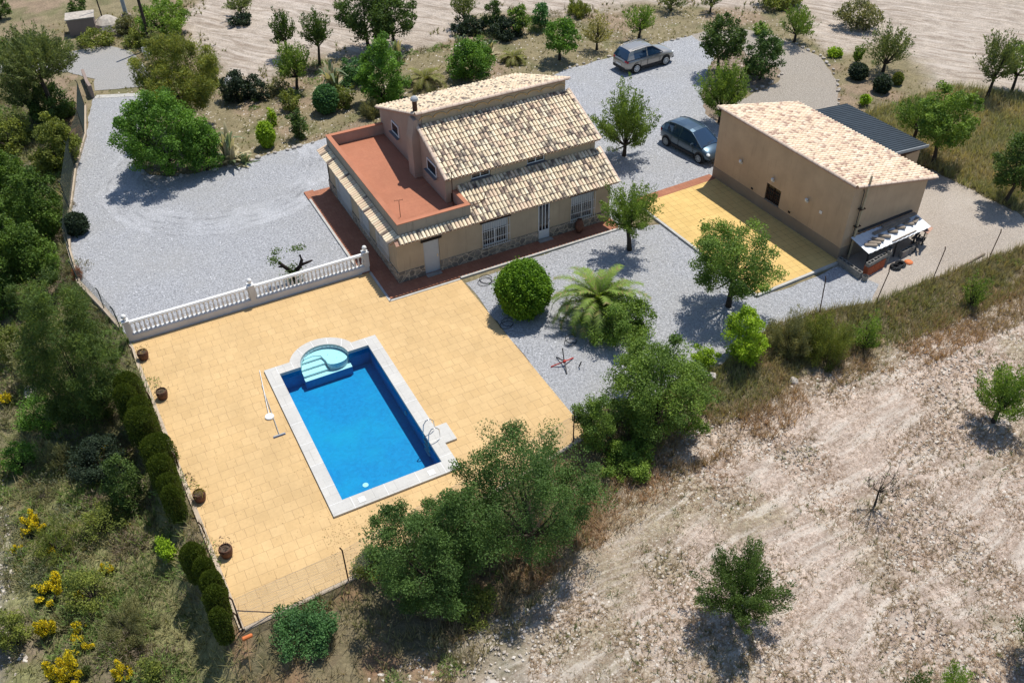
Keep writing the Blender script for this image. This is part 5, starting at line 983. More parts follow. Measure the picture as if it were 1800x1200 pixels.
mb = MB(); run(mb, [(-10.25,30.6),(-10.2,29.85)], .2, -.5, .9); run(mb, [(-10.25,33.5),(-10.25,30.6)], .2, -.5, .7); tag(mb.build('entrance_wall', 'tank_mat'), 'short brown wall at the drive entrance beside the concrete road', 'wall')
# ---------------------------------------------------------------- cars
def car(name, label, spec, paint, loc, rz):
    root = thing(name, label, 'car', loc, rz)
    st = spec['body']; zb = .27; V = []; F = []; ring = 13
    for (x, w, zt, zl, cr) in st:        # x, half width, shoulder height, underside height, crown
        half = [(0, zl), (w*.8, zl), (w*.955, zl+.07), (w, zl+(zt-zl)*.42), (w*.985, zl+(zt-zl)*.72), (w*.93, zt), (w*.5, zt+cr*.8)]
        for y, z in half[:]: V.append((x, y, z))
        V.append((x, 0, zt+cr))
        for y, z in half[:0:-1]: V.append((x, -y, z))
    n = len(V)//len(st)
    for i in range(len(st)-1):
        for j in range(n): F.append((i*n+j, i*n+(j+1)%n, (i+1)*n+(j+1)%n, (i+1)*n+j))
    F += [tuple(range(n))[::-1], tuple((len(st)-1)*n+j for j in range(n))]
    mb = MB(); mb.add([(x, -y, z) for x, y, z in V], [f[::-1] for f in F]); bd = mb.build('body', paint, root, smooth=True)
    m_ = bd.modifiers.new('subd', 'SUBSURF'); m_.levels = 1; m_.render_levels = 1
    # cabin
    g = spec['cabin']; Vg = []; 
    for (x, zr_, wr_, wb, zbelt) in g: Vg.append([(x+0, wb, zbelt), (x, wr_+(wb-wr_)*.25, zbelt+(zr_-zbelt)*.62), (x, wr_, zr_-.045), (x, wr_*.55, zr_-.006), (x, 0, zr_), (x, -wr_*.55, zr_-.006), (x, -wr_, zr_-.045), (x, -wr_-(wb-wr_)*.25, zbelt+(zr_-zbelt)*.62), (x, -wb, zbelt)])
    roof = MB(); glass = MB()
    ra, rb = spec['roof']; pil = spec['pillars']
    for i in range(len(g)-1):
        for j in range(8):
            q = [Vg[i][j], Vg[i][j+1], Vg[i+1][j+1], Vg[i+1][j]]; xm = (g[i][0]+g[i+1][0])/2
            top = 2 <= j <= 5; isroof = (top and ra < xm < rb) or ((not top) and any(a <= xm <= b for a, b in pil)) or (j in (1,6) and False)
            (roof if isroof else glass).add(q, [(0,1,2,3)])
    rf = roof.build('roof', paint, root); gl = glass.build('windows', 'car_glass', root)
    # roof edge frame along the top of the side glass
    fr = MB()
    for s in (1, -1):
        P = [(x, s*(wr_+.012), zr_-.04) for x, zr_, wr_, wb, zb_ in g if zr_-zb_ > .0]; 
        fr.tube([(g[0][0], s*g[0][3], g[0][4])]+P[0:]+[(g[-1][0], s*g[-1][3], g[-1][4])], .028, 6)
        for a, b in pil[1:-1]: pass
    fr.build('pillar', paint, root, smooth=True)
    # dark lower trim, arches, wheels
    xa, xb = spec['trim']; hw = spec['hw']; f0, f1 = st[-1][0], st[0][0]
    for s in (1, -1): tr = MB(); tr.box(xa, xb, s*(hw-.02)-.03, s*(hw-.02)+.03, .24, .40); bevel(tr.build('side_trim', 'black_plastic', root), .015)
    tr = MB(); tr.box(f1-.02, f1+.2, -hw*.72, hw*.72, .30, .50); bevel(tr.build('bumper', 'black_plastic', root), .02); tr = MB(); tr.box(f0-.2, f0+.02, -hw*.72, hw*.72, .28, .50); bevel(tr.build('bumper', 'black_plastic', root), .02)
    rw = spec['rw']
    for x in spec['wheels']:
        for s in (1, -1):
            ar = MB(); ar.lathe([(rw+.06,-.012),(rw+.06,.008),(.02,.009)], (0,0,0), 20); o = ar.build('wheel_arch', 'black_plastic', root, (x, s*(hw-.02), rw+.03)); o.rotation_euler = (rad(-90*s), 0, 0)
            ty = MB(); ty.lathe([(rw*.62,-.1),(rw*.9,-.11),(rw,-.08),(rw,.06),(rw*.93,.1),(rw*.66,.105)], (0,0,0), 22)
            w = ty.build('wheel', 'rubber', root, (x, s*(hw-.075), rw), smooth=False); w.rotation_euler = (rad(-90*s), 0, 0)
            rm = MB(); rm.lathe([(.02,.085),(rw*.15,.1),(rw*.15,.106)], (0,0,0), 12)
            for k in range(9): a = 2*math.pi*k/9; rm.obox((math.cos(a)*rw*.37, math.sin(a)*rw*.37), (math.cos(a), math.sin(a)), rw*.26, rw*.075, .09, .112)
            ri = torus(rw*.64, .018, (0,0,.108), 22, 5); rm.add(ri.v, ri.f); rm.build('rim', 'galv' if paint != 'silver_paint' else 'white_metal', w)
    for kind, mt, items in (('headlight', 'lamp_clear', spec['head']), ('taillight', 'lamp_red', spec['tail'])):
        for s in (1, -1):
            x, y, z, a, b_, c = items; mb = MB(); mb.lathe([(.01,-1),(.6,-.8),(.95,-.3),(1,0),(.95,.3),(.6,.8),(.01,1)], (0,0,0), 10); mb.v = [(p*a, q*b_, r_*c) for p, q, r_ in mb.v]
            o = mb.build(kind, mt, root, (x, s*y, z), smooth=True); o.rotation_euler.z = rad(spec['lrot']*s*(1 if x > 0 else -1))
    for s in (1, -1):
        x, y, z = spec['mirror']; mb = MB(); mb.box(-.06,.07,-.1,.1,-.06,.07); o = bevel(mb.build('mirror', paint, root, (x, s*y, z)), .03, 2)
        mb = MB()
        for x_, z_ in spec['handles']: mb.box(x_-.09, x_+.09, s*hw-.005, s*hw+.012, z_, z_+.025)
        mb.build('door_handle', paint, root)
        mb = MB()
        for x_ in spec['seams']: mb.box(x_-.006, x_+.006, s*(hw+.000)-.012, s*(hw+.000)+.004, .42, .86)
        mb.build('door_seam', 'black_plastic', root)
    return root
suv = dict(body=[(-2.21,.62,.80,.42,.05),(-2.17,.80,.98,.34,.04),(-1.85,.90,1.03,.28,.03),(-1.3,.905,1.05,.25,.03),(-.3,.905,1.03,.24,.03),(.7,.90,1.01,.24,.05),(1.05,.89,.99,.25,.08),(1.6,.88,.94,.27,.09),(2.0,.82,.86,.30,.08),(2.17,.70,.72,.34,.04),(2.22,.60,.62,.38,.03)],
 cabin=[(-2.10,1.06,.80,.82,1.02),(-1.88,1.42,.66,.84,1.03),(-1.74,1.58,.62,.85,1.04),(-1.50,1.625,.63,.855,1.04),(-.42,1.665,.64,.86,1.03),(-.32,1.665,.64,.86,1.03),(.10,1.62,.62,.855,1.02),(.22,1.59,.61,.85,1.02),(.60,1.36,.68,.84,1.01),(1.06,1.06,.76,.80,1.0)],
 roof=(-1.8,.25), pillars=[(-2.0,-1.5),(-.43,-.31)], trim=(-.85,.9), hw=.905, rw=.345, wheels=(-1.30,1.30), head=(2.02,.66,.74,.17,.14,.09), tail=(-2.08,.70,.90,.07,.19,.09), lrot=22, mirror=(.72,.98,1.08), handles=((-.95,.90),(.1,.88)), seams=(-.95,-.35,.75))
c1 = car('silver_suv', 'silver beige estate car with roof rails parked on the upper gravel', suv, 'silver_paint', (25.38,16.25,.02), math.atan2(.2, 2.65))
for s in (1, -1): mb = MB(); mb.tube([(-1.55,s*.58,1.60),(-1.45,s*.585,1.68),(-.5,s*.60,1.72),(.0,s*.585,1.69),(.1,s*.58,1.63)], .018, 6); mb.build('roof_rail', 'galv', c1)
mb = MB(); mb.box(-.03,.03,-.4,.4,0,.02); mb.build('wiper', 'black_plastic', c1, (1.0,-.2,1.06))
mb = MB(); mb.box(-.01,.0,-.26,.26,-.055,.055); mb.build('number_plate', 'white_paint', c1, (-2.215,0,.62))
pic = dict(body=[(-2.12,.60,.78,.40,.06),(-2.06,.76,.95,.32,.06),(-1.75,.84,1.0,.26,.03),(-1.2,.865,.99,.24,.03),(-.2,.87,.97,.23,.03),(.8,.865,.95,.23,.05),(1.25,.85,.90,.24,.10),(1.65,.82,.82,.26,.10),(1.95,.76,.70,.28,.07),(2.10,.66,.56,.32,.04),(2.15,.56,.48,.34,.02)],
 cabin=[(-2.0,1.08,.62,.76,.98),(-1.78,1.36,.58,.80,.99),(-1.45,1.52,.57,.81,.99),(-1.0,1.60,.58,.82,.98),(-.42,1.63,.59,.82,.97),(-.34,1.63,.59,.82,.97),(.15,1.60,.58,.82,.96),(.42,1.55,.57,.81,.95),(.85,1.30,.64,.79,.94),(1.42,.97,.72,.76,.91)],
 roof=(-1.9,.40), pillars=[(-1.9,-1.6),(-.43,-.33)], trim=(-.95,.95), hw=.868, rw=.31, wheels=(-1.38,1.38), head=(1.86,.62,.68,.24,.12,.08), tail=(-2.0,.70,.85,.06,.1,.16), lrot=30, mirror=(.78,.93,1.0), handles=((-.9,.84),(.15,.82)), seams=(-1.0,-.38,.85))
c2 = car('blue_grey_car', 'blue grey rounded family car parked beside the outbuilding, its nose hidden by the wall', pic, 'blue_grey_paint', (20.86,4.26,.02), math.atan2(-2.58,.40))
mb = MB(); mb.tube([(1.25,.45,1.06),(1.30,-.15,1.05)], .012, 5); mb.tube([(1.36,.1,1.0),(1.37,-.55,.99)], .012, 5); mb.build('wiper', 'black_plastic', c2)

# ---------------------------------------------------------------- vegetation
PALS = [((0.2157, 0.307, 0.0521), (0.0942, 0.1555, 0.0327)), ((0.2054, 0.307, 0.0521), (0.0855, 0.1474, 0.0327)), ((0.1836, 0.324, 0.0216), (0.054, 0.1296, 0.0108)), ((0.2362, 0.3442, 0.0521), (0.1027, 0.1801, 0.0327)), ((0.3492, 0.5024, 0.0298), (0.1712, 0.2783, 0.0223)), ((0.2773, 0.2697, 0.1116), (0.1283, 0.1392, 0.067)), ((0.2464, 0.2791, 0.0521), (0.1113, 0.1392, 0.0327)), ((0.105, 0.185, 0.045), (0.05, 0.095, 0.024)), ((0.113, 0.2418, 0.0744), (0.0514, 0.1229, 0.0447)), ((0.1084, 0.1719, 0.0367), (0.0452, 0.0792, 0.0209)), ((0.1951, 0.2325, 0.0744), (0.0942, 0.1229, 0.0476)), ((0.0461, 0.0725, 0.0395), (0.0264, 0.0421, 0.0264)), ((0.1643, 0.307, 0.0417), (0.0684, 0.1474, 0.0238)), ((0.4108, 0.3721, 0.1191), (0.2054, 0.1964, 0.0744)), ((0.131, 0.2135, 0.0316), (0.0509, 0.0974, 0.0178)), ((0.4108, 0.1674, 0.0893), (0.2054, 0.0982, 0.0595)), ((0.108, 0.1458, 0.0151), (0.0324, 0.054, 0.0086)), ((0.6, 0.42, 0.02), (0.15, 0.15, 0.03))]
CAMV = np.array(CAM)
def leaf_quads(P, L, Wd, r, N0=None, up=.35, bias=None):
    """rhombic leaves at P with random orientation"""
    n = len(P); a = r.normal(size=(n, 3)); a /= np.linalg.norm(a, axis=1)[:, None]
    if bias is not None: a = a*.6+bias; a /= np.linalg.norm(a, axis=1)[:, None]
    nn = r.normal(size=(n, 3)); nn[:, 2] = np.abs(nn[:, 2])+up; b = np.cross(nn, a); b /= np.linalg.norm(b, axis=1)[:, None]+1e-9
    l = (L*r.uniform(.65, 1.3, n))[:, None]; w = (Wd*r.uniform(.7, 1.25, n))[:, None]
    V = np.stack([P-a*l/2, P+b*w/2+a*l*.05, P+a*l/2, P-b*w/2+a*l*.05], 1); return V.reshape(-1, 3)
def quadF(n): return np.arange(n*4).reshape(-1, 4)
def crown(style, pal, r_, c_, zc, dens, dist, seed):
    r = np.random.default_rng(seed); A_, B_ = np.array(PALS[pal][0]), np.array(PALS[pal][1])
    ph = r.uniform(0, 6.28, 6); Cn = np.array([0, 0, zc])
    L = float(np.clip(dist*.0024, .08, .18)); shoots = []
    if style == 'cypress': nsh = 0
    area = r_*r_+2*r_*c_
    K = {'dense': 8.5, 'almond': 6.6, 'ball': 10., 'pine': 11., 'broomy': 9., 'bare': .03, 'broom': 14., 'cypress': 12.}[style]
    n = int(min(52000, max(60 if style == 'bare' else 700, K*dens*area*3.14/(L*L*.5)*.5)))
    if style in ('dense', 'almond', 'pine', 'bare', 'broomy', 'broom'):
        ns = int({'dense': 34, 'almond': 42, 'pine': 44, 'bare': 9, 'broomy': 34, 'broom': 16}[style]*max(1., (r_*r_+r_*c_)**.62)); ns = max(10, ns)
        d = r.normal(size=(ns, 3)); d /= np.linalg.norm(d, axis=1)[:, None]
        if style in ('broomy', 'broom'): d[:, 2] = np.abs(d[:, 2]); 
        else: d[:, 2] = np.where(d[:, 2] < (-.9 if style != 'almond' else -.62), -d[:, 2], d[:, 2])
        az = np.arctan2(d[:, 1], d[:, 0]); lump = .86+.16*np.sin(2*az+ph[0])*np.cos(3*d[:, 2]+ph[1])+.10*np.sin(5*az+ph[2])
        f = lump*(r.uniform(.72, 1.12, ns) if style != 'almond' else r.uniform(.72, 1.16, ns))
        E = Cn+d*np.array([r_, r_, c_])*f[:, None]
        if style == 'almond':
            tall = r.random(ns) < .35; E[:, 2] += c_*(.10*r.random(ns)+tall*np.maximum(d[:, 2]+.1, 0)*.28*r.random(ns)); E[:, :2] *= (1-.1*tall[:, None])
        S0 = Cn+np.array([0, 0, -c_*.72])+d*np.array([r_, r_, c_])*.12
        if style in ('broomy', 'broom'): E[:, 2] = np.maximum(E[:, 2]-zc, 0)*1.0+zc*.9; E[:, 2] = .1+(E[:, 2]); S0 = np.array([0, 0, .02])+d*np.array([r_*.25, r_*.25, 0]); E[:, 2] = np.minimum(E[:, 2], zc+c_)
        if style == 'broomy' or style == 'broom': E[:, 2] = .12*c_+(zc+c_)*np.abs(d[:, 2])**.7*f
        mid = (S0+E)/2+np.array([0, 0, -.08*c_])+d*np.array([r_, r_, 0])*.10*(style != 'almond')
        w = r.uniform(.4, 1.6, ns)*(f**1.5); idx = r.choice(ns, n, p=w/w.sum())
        lo = {'dense': .42, 'almond': .28, 'pine': .4, 'bare': .6, 'broomy': .35, 'broom': .45}[style]
        t = lo+(1.03-lo)*r.random(n)**.75; t = t[:, None]
        P = (1-t)**2*S0[idx]+2*t*(1-t)*mid[idx]+t*t*E[idx]
        sg = {'dense': .19, 'almond': .105, 'pine': .19, 'bare': .1, 'broomy': .15, 'broom': .15}[style]*min(1.5, (r_+c_)/2)**.8
        sgv = np.where(t < .8, 1., 1.2-.5*(t-.8)/.2)*sg
        bl = r.normal(size=(n, 3)); bl /= np.linalg.norm(bl, axis=1)[:, None]; bl *= (r.random(n)**.4)[:, None]
        if style in ('dense', 'pine'):
            inb = (r.random(n) < .62)[:, None]; rc = (r.uniform(.20, .42, ns)*min(1.35, .45+.35*r_))[idx][:, None]
            P = np.where(inb, E[idx]*.93+mid[idx]*.07+bl*rc*np.array([1, 1, .75]), P+bl*sgv*1.7)
        else: P = P+bl*sgv*1.5*np.array([1, 1, .9])
        shoots = [(S0[i], mid[i], E[i]) for i in range(ns)]
        clump = r.uniform(-.5, .5, ns)[idx]
        bias = (E-mid)[idx]; bias = bias/(np.linalg.norm(bias, axis=1)[:, None]+1e-9)*(.25 if style in ('dense', 'pine') else .8)
    else:
        d = r.normal(size=(n, 3)); d /= np.linalg.norm(d, axis=1)[:, None]; clump = r.uniform(-.15, .15, n); bias = d*.5
        if style == 'ball':
            az = np.arctan2(d[:, 1], d[:, 0]); lump = 1+.06*np.sin(3*az+ph[0])*np.cos(4*d[:, 2]+ph[1])+.05*np.sin(9*az+ph[2]+5*d[:, 2])*np.sin(8*d[:, 2]+ph[5])
            P = Cn+d*np.array([r_, r_, c_])*lump[:, None]*(r.uniform(.82, 1.0, n)[:, None]+(r.random(n)[:, None] < .06)*r.uniform(0, .16, n)[:, None]); clump = np.sin(9*az+ph[3])*np.sin(8*d[:, 2]+ph[4])*.3+.25*d[:, 2]*0; P = Cn+(P-Cn)*(1+.05*(r.random(n)[:, None]-.3)); L *= 1.1
        else:
            z = r.random(n); zz = z*2*c_; prof = r_*np.minimum(1, (z*6)**.5)*np.clip((1.0-np.maximum(0, (z-.70)/.30)**2.2), .02, 1)**.5
            a = r.uniform(0, 6.28, n); k = (1+.06*np.sin(4*a+ph[0]+6*z)); cap_ = r.random(n) < .35
            rr = np.where(cap_, prof*np.sqrt(r.random(n)), prof*k*(r.uniform(.84, 1.03, n)+(r.random(n) < .05)*r.uniform(0,.15,n))); zz = np.where(cap_, 2*c_*(.70+.30*np.sqrt(np.clip(1-(rr/r_)**2, 0, 1)))-r.random(n)*.06, zz)
            P = np.stack([rr*np.cos(a), rr*np.sin(a), zz], 1); bias = np.tile([0, 0, .9], (n, 1)); L = .09
    P[:, 2] = np.maximum(P[:, 2], .03)
    Wd = L*{'dense': .55, 'almond': .42, 'ball': .6, 'pine': .28, 'broomy': .22, 'bare': .4, 'broom': .4, 'cypress': .4}[style]
    Lm = L*{'pine': 1.5, 'broomy': 1.7}.get(style, 1.)
    V = leaf_quads(P, Lm, Wd, r, bias=bias)
    k = np.clip(.5+clump+r.normal(0, .22, n), 0, 1)[:, None]; col = A_*k+B_*(1-k)
    if style == 'broom':
        fl = (r.random(n) < .75)[:, None]*(P[:, 2:3] > .35*(zc+c_)); col = np.where(fl, np.array([.82,.66,.03])*r.uniform(.75, 1.15, (n, 1)), np.array([.10,.13,.04])*(.7+.6*r.random((n, 1))))
    if style == 'pine': yl = (r.random(n) < .25)[:, None]; col = np.where(yl, col*np.array([1.35, 1.15, .8]), col)
    return V, np.repeat(col, 4, 0), shoots
def core(style, r_, c_, zc, pal):
    bm = bmesh.new(); bmesh.ops.create_icosphere(bm, subdivisions=3, radius=1); k = .80
    for v in bm.verts:
        if style == 'ball': v.co = Vector((v.co.x*r_*k, v.co.y*r_*k, zc+v.co.z*c_*k))
        else: zz = max(-1, min(1, v.co.z)); w = (1-max(0, zz)**3)**.5 if zz > 0 else 1; q = math.hypot(v.co.x, v.co.y)+1e-6; f = min(1, q*1.6)*w/q; v.co = Vector((v.co.x*f*r_*.76, v.co.y*f*r_*.76, c_+zz*c_*.93))
    V = np.array([v.co[:] for v in bm.verts]); F = np.array([[v.index for v in f.verts] for f in bm.faces]); bm.free(); return V, F
def trunk_mesh(style, r_, c_, zc, shoots, mat, seed):
    rr = random.Random(seed); mb = MB(); base = zc-c_*.85; tr = (.05+.035*r_)*(.45 if style == 'bare' else 1)
    if base < .25: base = .15; 
    lean = (rr.uniform(-.15,.15)*base, rr.uniform(-.15,.15)*base); K = [(0,0,-.15),(lean[0]*.4,lean[1]*.4,base*.5),(lean[0],lean[1],base)]
    mb.tube(K, [tr*1.35, tr, tr*.85], 7)
    sel = shoots[:] if len(shoots) < 16 else rr.sample(shoots, 16)
    for s0, md, e in sel:
        p0 = (lean[0], lean[1], base); e2 = tuple(md[i]*.55+e[i]*.45 for i in range(3)) if style != 'bare' else e
        mb.tube([p0, tuple(p0[i]*.45+md[i]*.55 for i in range(3)), tuple(md), tuple(e2)], [tr*.5, tr*.34, tr*.2, .008], 5, cap=False)
        if style == 'bare':
            for q in range(9): a = Vector(md).lerp(Vector(e), rr.uniform(-.2,.95)); mb.tube([a, a+Vector((rr.uniform(-.35,.35), rr.uniform(-.35,.35), rr.uniform(.05,.35)))], [.009,.003], 4, cap=False)
    return mb.mesh('trunk', mat)
for i, (nm, style, pal, x, y, z, r_, c_, zc, dens, label, cat, grp) in enumerate(PLANTS):
    dist = float(np.linalg.norm(np.array([x, y, 1.])-CAMV)); root = thing(nm, label, cat, (x, y, z), 0, grp)
    V, Cc, sh = crown(style, pal, r_, c_, zc, dens, dist, 100+i)
    Fq_ = quadF(len(V)//4)
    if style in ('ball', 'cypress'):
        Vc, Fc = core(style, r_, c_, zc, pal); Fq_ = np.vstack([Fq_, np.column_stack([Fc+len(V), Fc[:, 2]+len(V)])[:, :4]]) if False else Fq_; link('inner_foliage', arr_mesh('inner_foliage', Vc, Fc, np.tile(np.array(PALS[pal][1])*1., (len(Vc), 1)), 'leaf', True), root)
    link('crown', arr_mesh('crown', V, Fq_, Cc, 'leaf'), root)
    if style == 'cypress': mb = MB(); mb.tube([(0,0,-.2),(0,0,c_*1.6)], [.06,.03], 6); mb.build('trunk', 'bark', root)
    else: link('trunk', trunk_mesh(style, r_, c_, zc, sh, 'bark', i), root)
# pink blooms and white flowers where the photo shows them
def dots(name, parent, c, rad_, n, col, L, seed):
    r = np.random.default_rng(seed); d = r.normal(size=(n, 3)); d /= np.linalg.norm(d, axis=1)[:, None]; P = np.array(c)+d*np.array(rad_)*r.uniform(.85, 1.05, (n, 1))
    V = leaf_quads(P, L, L*.8, r); return link(name, arr_mesh(name, V, quadF(n), np.tile(col, (n*4, 1)), 'leaf'), parent)
for o in list(bpy.data.objects):
    if o.get('label', '').startswith('dark oleander bush with pink'): dots('blossom', o, (-.6,0,1.1), (.7,.6,.5), 60, (.55,.16,.17), .16, 1)
    if o.get('label', '').startswith('bushy bright green shrub with white'): dots('blossom', o, (-.4,.2,2.1), (.6,.5,.35), 60, (.6,.6,.55), .12, 2)

def palm(name, label, loc, R_, H_, nf, seed, rise=.9, L=.42, col=((.14,.20,.035),(.075,.12,.02)), trunk=.5):
    r = np.random.default_rng(seed); root = thing(name, label, 'palm', loc); V = []; C_ = []; mb = MB(); st = MB()
    mb.tube([(0,0,-.1),(0,0,trunk)], [.28,.22], 10); mb.build('trunk', 'bark_light', root)
    for k in range(nf):
        az = 2.4*k+r.uniform(-.2,.2); t0 = k/nf; el = rise*(1.25-.95*t0) ; Lf = R_*r.uniform(.85,1.12)*(1 if t0 > .25 else .8); pts = []; p = np.array([0,0,trunk]); e = el
        m_ = 12
        for s in range(m_+1):
            pts.append(p.copy()); p = p+np.array([math.cos(az)*math.cos(e), math.sin(az)*math.cos(e), math.sin(e)])*Lf*1.15/m_; e -= (.10+.10*t0+.02*s/m_*4)
        st.tube([tuple(q) for q in pts[::2]], [.03,.026,.022,.018,.014,.01,.006][:len(pts[::2])], 4, cap=False)
        for s in range(m_*3):
            u = 1+(m_-1)*s/(m_*3); i0 = int(u); q = pts[i0]*(1-(u-i0))+pts[min(m_, i0+1)]*(u-i0); dr = pts[min(m_, i0+1)]-pts[i0]; dr /= np.linalg.norm(dr)+1e-9
            sd_ = np.cross(dr, [0,0,1]); sd_ /= np.linalg.norm(sd_)+1e-9; ll = L*(1-.55*abs(s/(m_*3)-.35)*1.4)
            cc = np.array(col[0])*(1-t0)+np.array(col[1])*t0 if r.random() > .1 else np.array([.28,.24,.09])
            cc = cc*r.uniform(.8,1.25)
            for sgn in (1, -1):
                tip = q+(sd_*sgn*.75+dr*.65+np.array([0,0,-.12+.2*r.random()]))*ll; wv = dr*.022*max(1, R_/1.6)
                V += [q-wv, q+wv, tip+wv*.1, tip-wv*.1]; C_ += [cc]*4
    st.build('frond_stem', 'bark_light', root); V = np.array(V); link('fronds', arr_mesh('fronds', V, quadF(len(V)//4), np.array(C_), 'leaf'), root); return root
palm('date_palm', 'large date palm with arching fronds on the gravel between the round shrub and the trees', (7.1,-7.15,0), 2.4, 2, 50, 5, 1.32, .46, ((.20,.29,.05),(.11,.17,.035)), trunk=.8)
palm('date_palm', 'small date palm with yellowish fronds just behind the chimney end of the house roof', (10.42,20.75,0), 1.7, 1.5, 26, 6, .95, .42, ((.19,.20,.035),(.10,.10,.03)), .3)
palm('date_palm', 'smallest date palm standing alone in the dry grass behind the house', (17.64,21.39,0), 1.25, 1, 26, 7, .9, .34, ((.19,.20,.035),(.12,.11,.03)), .15)
def agave(name, label, loc, R_, Hh, n, seed, dry=.3):
    r = np.random.default_rng(seed); root = thing(name, label, 'agave', loc); V = []; F = []; C_ = []
    for k in range(n):
        az = 2.4*k; tall = k < n*.55; h = Hh*r.uniform(.65,1) if tall else Hh*.4*r.random(); out = R_*(r.uniform(.15,.65) if tall else r.uniform(.6,1.)); pts = []; x0 = r.uniform(0,.25)*R_
        for s in range(7):
            t = s/6; z = h*(1-(1-t)**1.7) if not (tall and r.random() < 0) else h*t; bend = out*(t**1.6)
            if k % 3 == 0 and tall and t > .7: z -= h*.30*(t-.7)/.3; bend += R_*.25*(t-.7)/.3
            pts.append(np.array([math.cos(az)*(x0+bend), math.sin(az)*(x0+bend), max(.02, z)]))
        sd_ = np.array([-math.sin(az), math.cos(az), 0]); base = len(V)
        cc = np.array([.17,.22,.12]) if r.random() > dry else np.array([.50,.44,.28]); cc = cc*r.uniform(.75,1.2)
        for s, p in enumerate(pts): w = .15*(1-.85*(s/6)**1.5)*max(.8, R_); V += [p-sd_*w, p+np.array([math.cos(az), math.sin(az), 0])*-.03, p+sd_*w]; C_ += [cc*1.1, cc*.8, cc*1.1]
        for s in range(6): a = base+s*3; F += [(a,a+1,a+4,a+3),(a+1,a+2,a+5,a+4)]
    link('leaves', arr_mesh('leaves', np.array(V), np.array(F), np.array(C_), 'leaf'), root); return root
agave('agave', 'tall agave clump with dry hooked leaves at the gravel edge beside the bushy green tree', (-4.25,16.3,0), 1.3, 2.3, 46, 1, .55)
agave('agave', 'tall agave clump with pale hooked leaves beside the round bluish bush', (4.2,21.9,0), 1.4, 2.5, 48, 2, .55)
agave('agave', 'grey leaved agave behind the tall bright shrub', (10.1,25.0,0), .9, 2.0, 22, 3, .35)
agave('agave', 'agave with upright dark leaves behind the flowering shrub', (14.9,24.6,0), .7, 1.6, 18, 4, .2)
agave('agave', 'spreading agave just left of the smallest palm', (16.6,23.2,0), .9, 1.3, 18, 5, .4)
agave('agave', 'low agave rosette half hidden by the tall agave at the gravel edge', (-3.5,15.9,0), .8, .7, 18, 6, .1)
# gnarled vine trunk behind the balustrade
VN = thing('pollarded_fig', 'gnarled pollarded little tree with two leafy tufts behind the balustrade', 'tree', (-4.55,2.75,0)); mb = MB()
for P, rs in (([(0,0,-.1),(.0,0,.5),(-.35,.1,.95),(-.55,.15,1.25)],[.14,.12,.09,.07]), ([(0,0,.45),(.4,-.05,.8),(.55,0,1.1),(.5,0,1.4)],[.12,.1,.08,.06]), ([(.45,-.03,.85),(.85,-.1,.95),(1.05,-.1,.98)],[.08,.06,.04]), ([(-.35,.1,.95),(-.6,.2,.95)],[.07,.04])): mb.tube(P, rs, 8)
mb.build('trunk', 'dark_wood', VN, smooth=True); r = np.random.default_rng(9)
P = np.concatenate([np.array(c)+r.normal(size=(k, 3))*np.array(s) for c, s, k in (((-.75,.1,1.45),(.14,.14,.14),170), ((-.55,.3,1.75),(.13,.13,.1),90), ((.45,.15,1.75),(.2,.14,.07),170), ((0,0,.45),(.26,.2,.2),380), ((.1,0,.85),(.12,.12,.12),60))])
link('crown', arr_mesh('crown', leaf_quads(P, .11, .06, r), quadF(len(P)), np.repeat(np.array([.10,.16,.03])*r.uniform(.6,1.3,(len(P),1)), 4, 0), 'leaf'), VN)
# planted half barrels
gp = 'wooden half barrel planters along the left edge of the terrace'
pot_proto = None
for k, (x, y, lb) in enumerate(((-12.35,.2,'nearest the balustrade, with a thin dry plant'),(-12.12,-2.85,'second from the balustrade beside the rusty post'),(-12.02,-9.35,'third from the balustrade, with yellowing weeds'),(-11.78,-12.4,'nearest the fence corner, with dried stalks'))):
    root = thing('barrel_planter', 'brown half barrel planter '+lb, 'planter', (x, y, TZ), 0, gp)
    mb = MB(); mb.lathe([(.19,0),(.235,.2),(.245,.3),(.22,.42),(.20,.42),(.20,.34)], (0,0,0), 16); mb.build('barrel', 'pot', root)
    mb = MB(); mb.lathe([(.01,.343),(.199,.343),(.199,.35),(.01,.36)], (0,0,0), 12); mb.build('soil', 'soil', root)
    t1 = torus(.232, .012, (0,0,.36), 16, 5); t1.build('hoop', 'rust', root); r = np.random.default_rng(50+k)
    P = np.array([0,0,.5])+r.normal(size=(70, 3))*np.array([.16,.16,.12]); link('plant', arr_mesh('plant', leaf_quads(P, .13, .03, r), quadF(70), np.repeat(np.array([[.28,.20,.07],[.16,.13,.07],[.30,.24,.05],[.16,.11,.08]][k])*r.uniform(.6,1.3,(70,1)), 4, 0), 'leaf'), root)
# hoses
def hose(name, label, c, R_, n, seed):
    r = random.Random(seed); mb = MB(); P = []
    for i in range(n*14): a = 2*math.pi*i/14; rr_ = R_*(.8+.25*math.sin(i*.37)); P.append((c[0]+rr_*math.cos(a)+.08*math.sin(i*.21), c[1]+rr_*.9*math.sin(a)+.1*math.cos(i*.17), c[2]+.015+.012*(i//14)))
    mb.tube(P, .012, 5); return tag(mb.build(name, 'black_plastic'), label, 'hose')
hose('hose', 'black hose coil on the gravel between the walk kerb and the round shrub', (3.9,-1.85,.03), .42, 3, 1)
hose('hose', 'thin black hose loop at the lower left foot of the round shrub', (3.25,-5.4,.03), .36, 2, 2)
hose('hose', 'thin dark hose loop under the left fronds of the large palm', (5.25,-7.9,.03), .34, 2, 3)
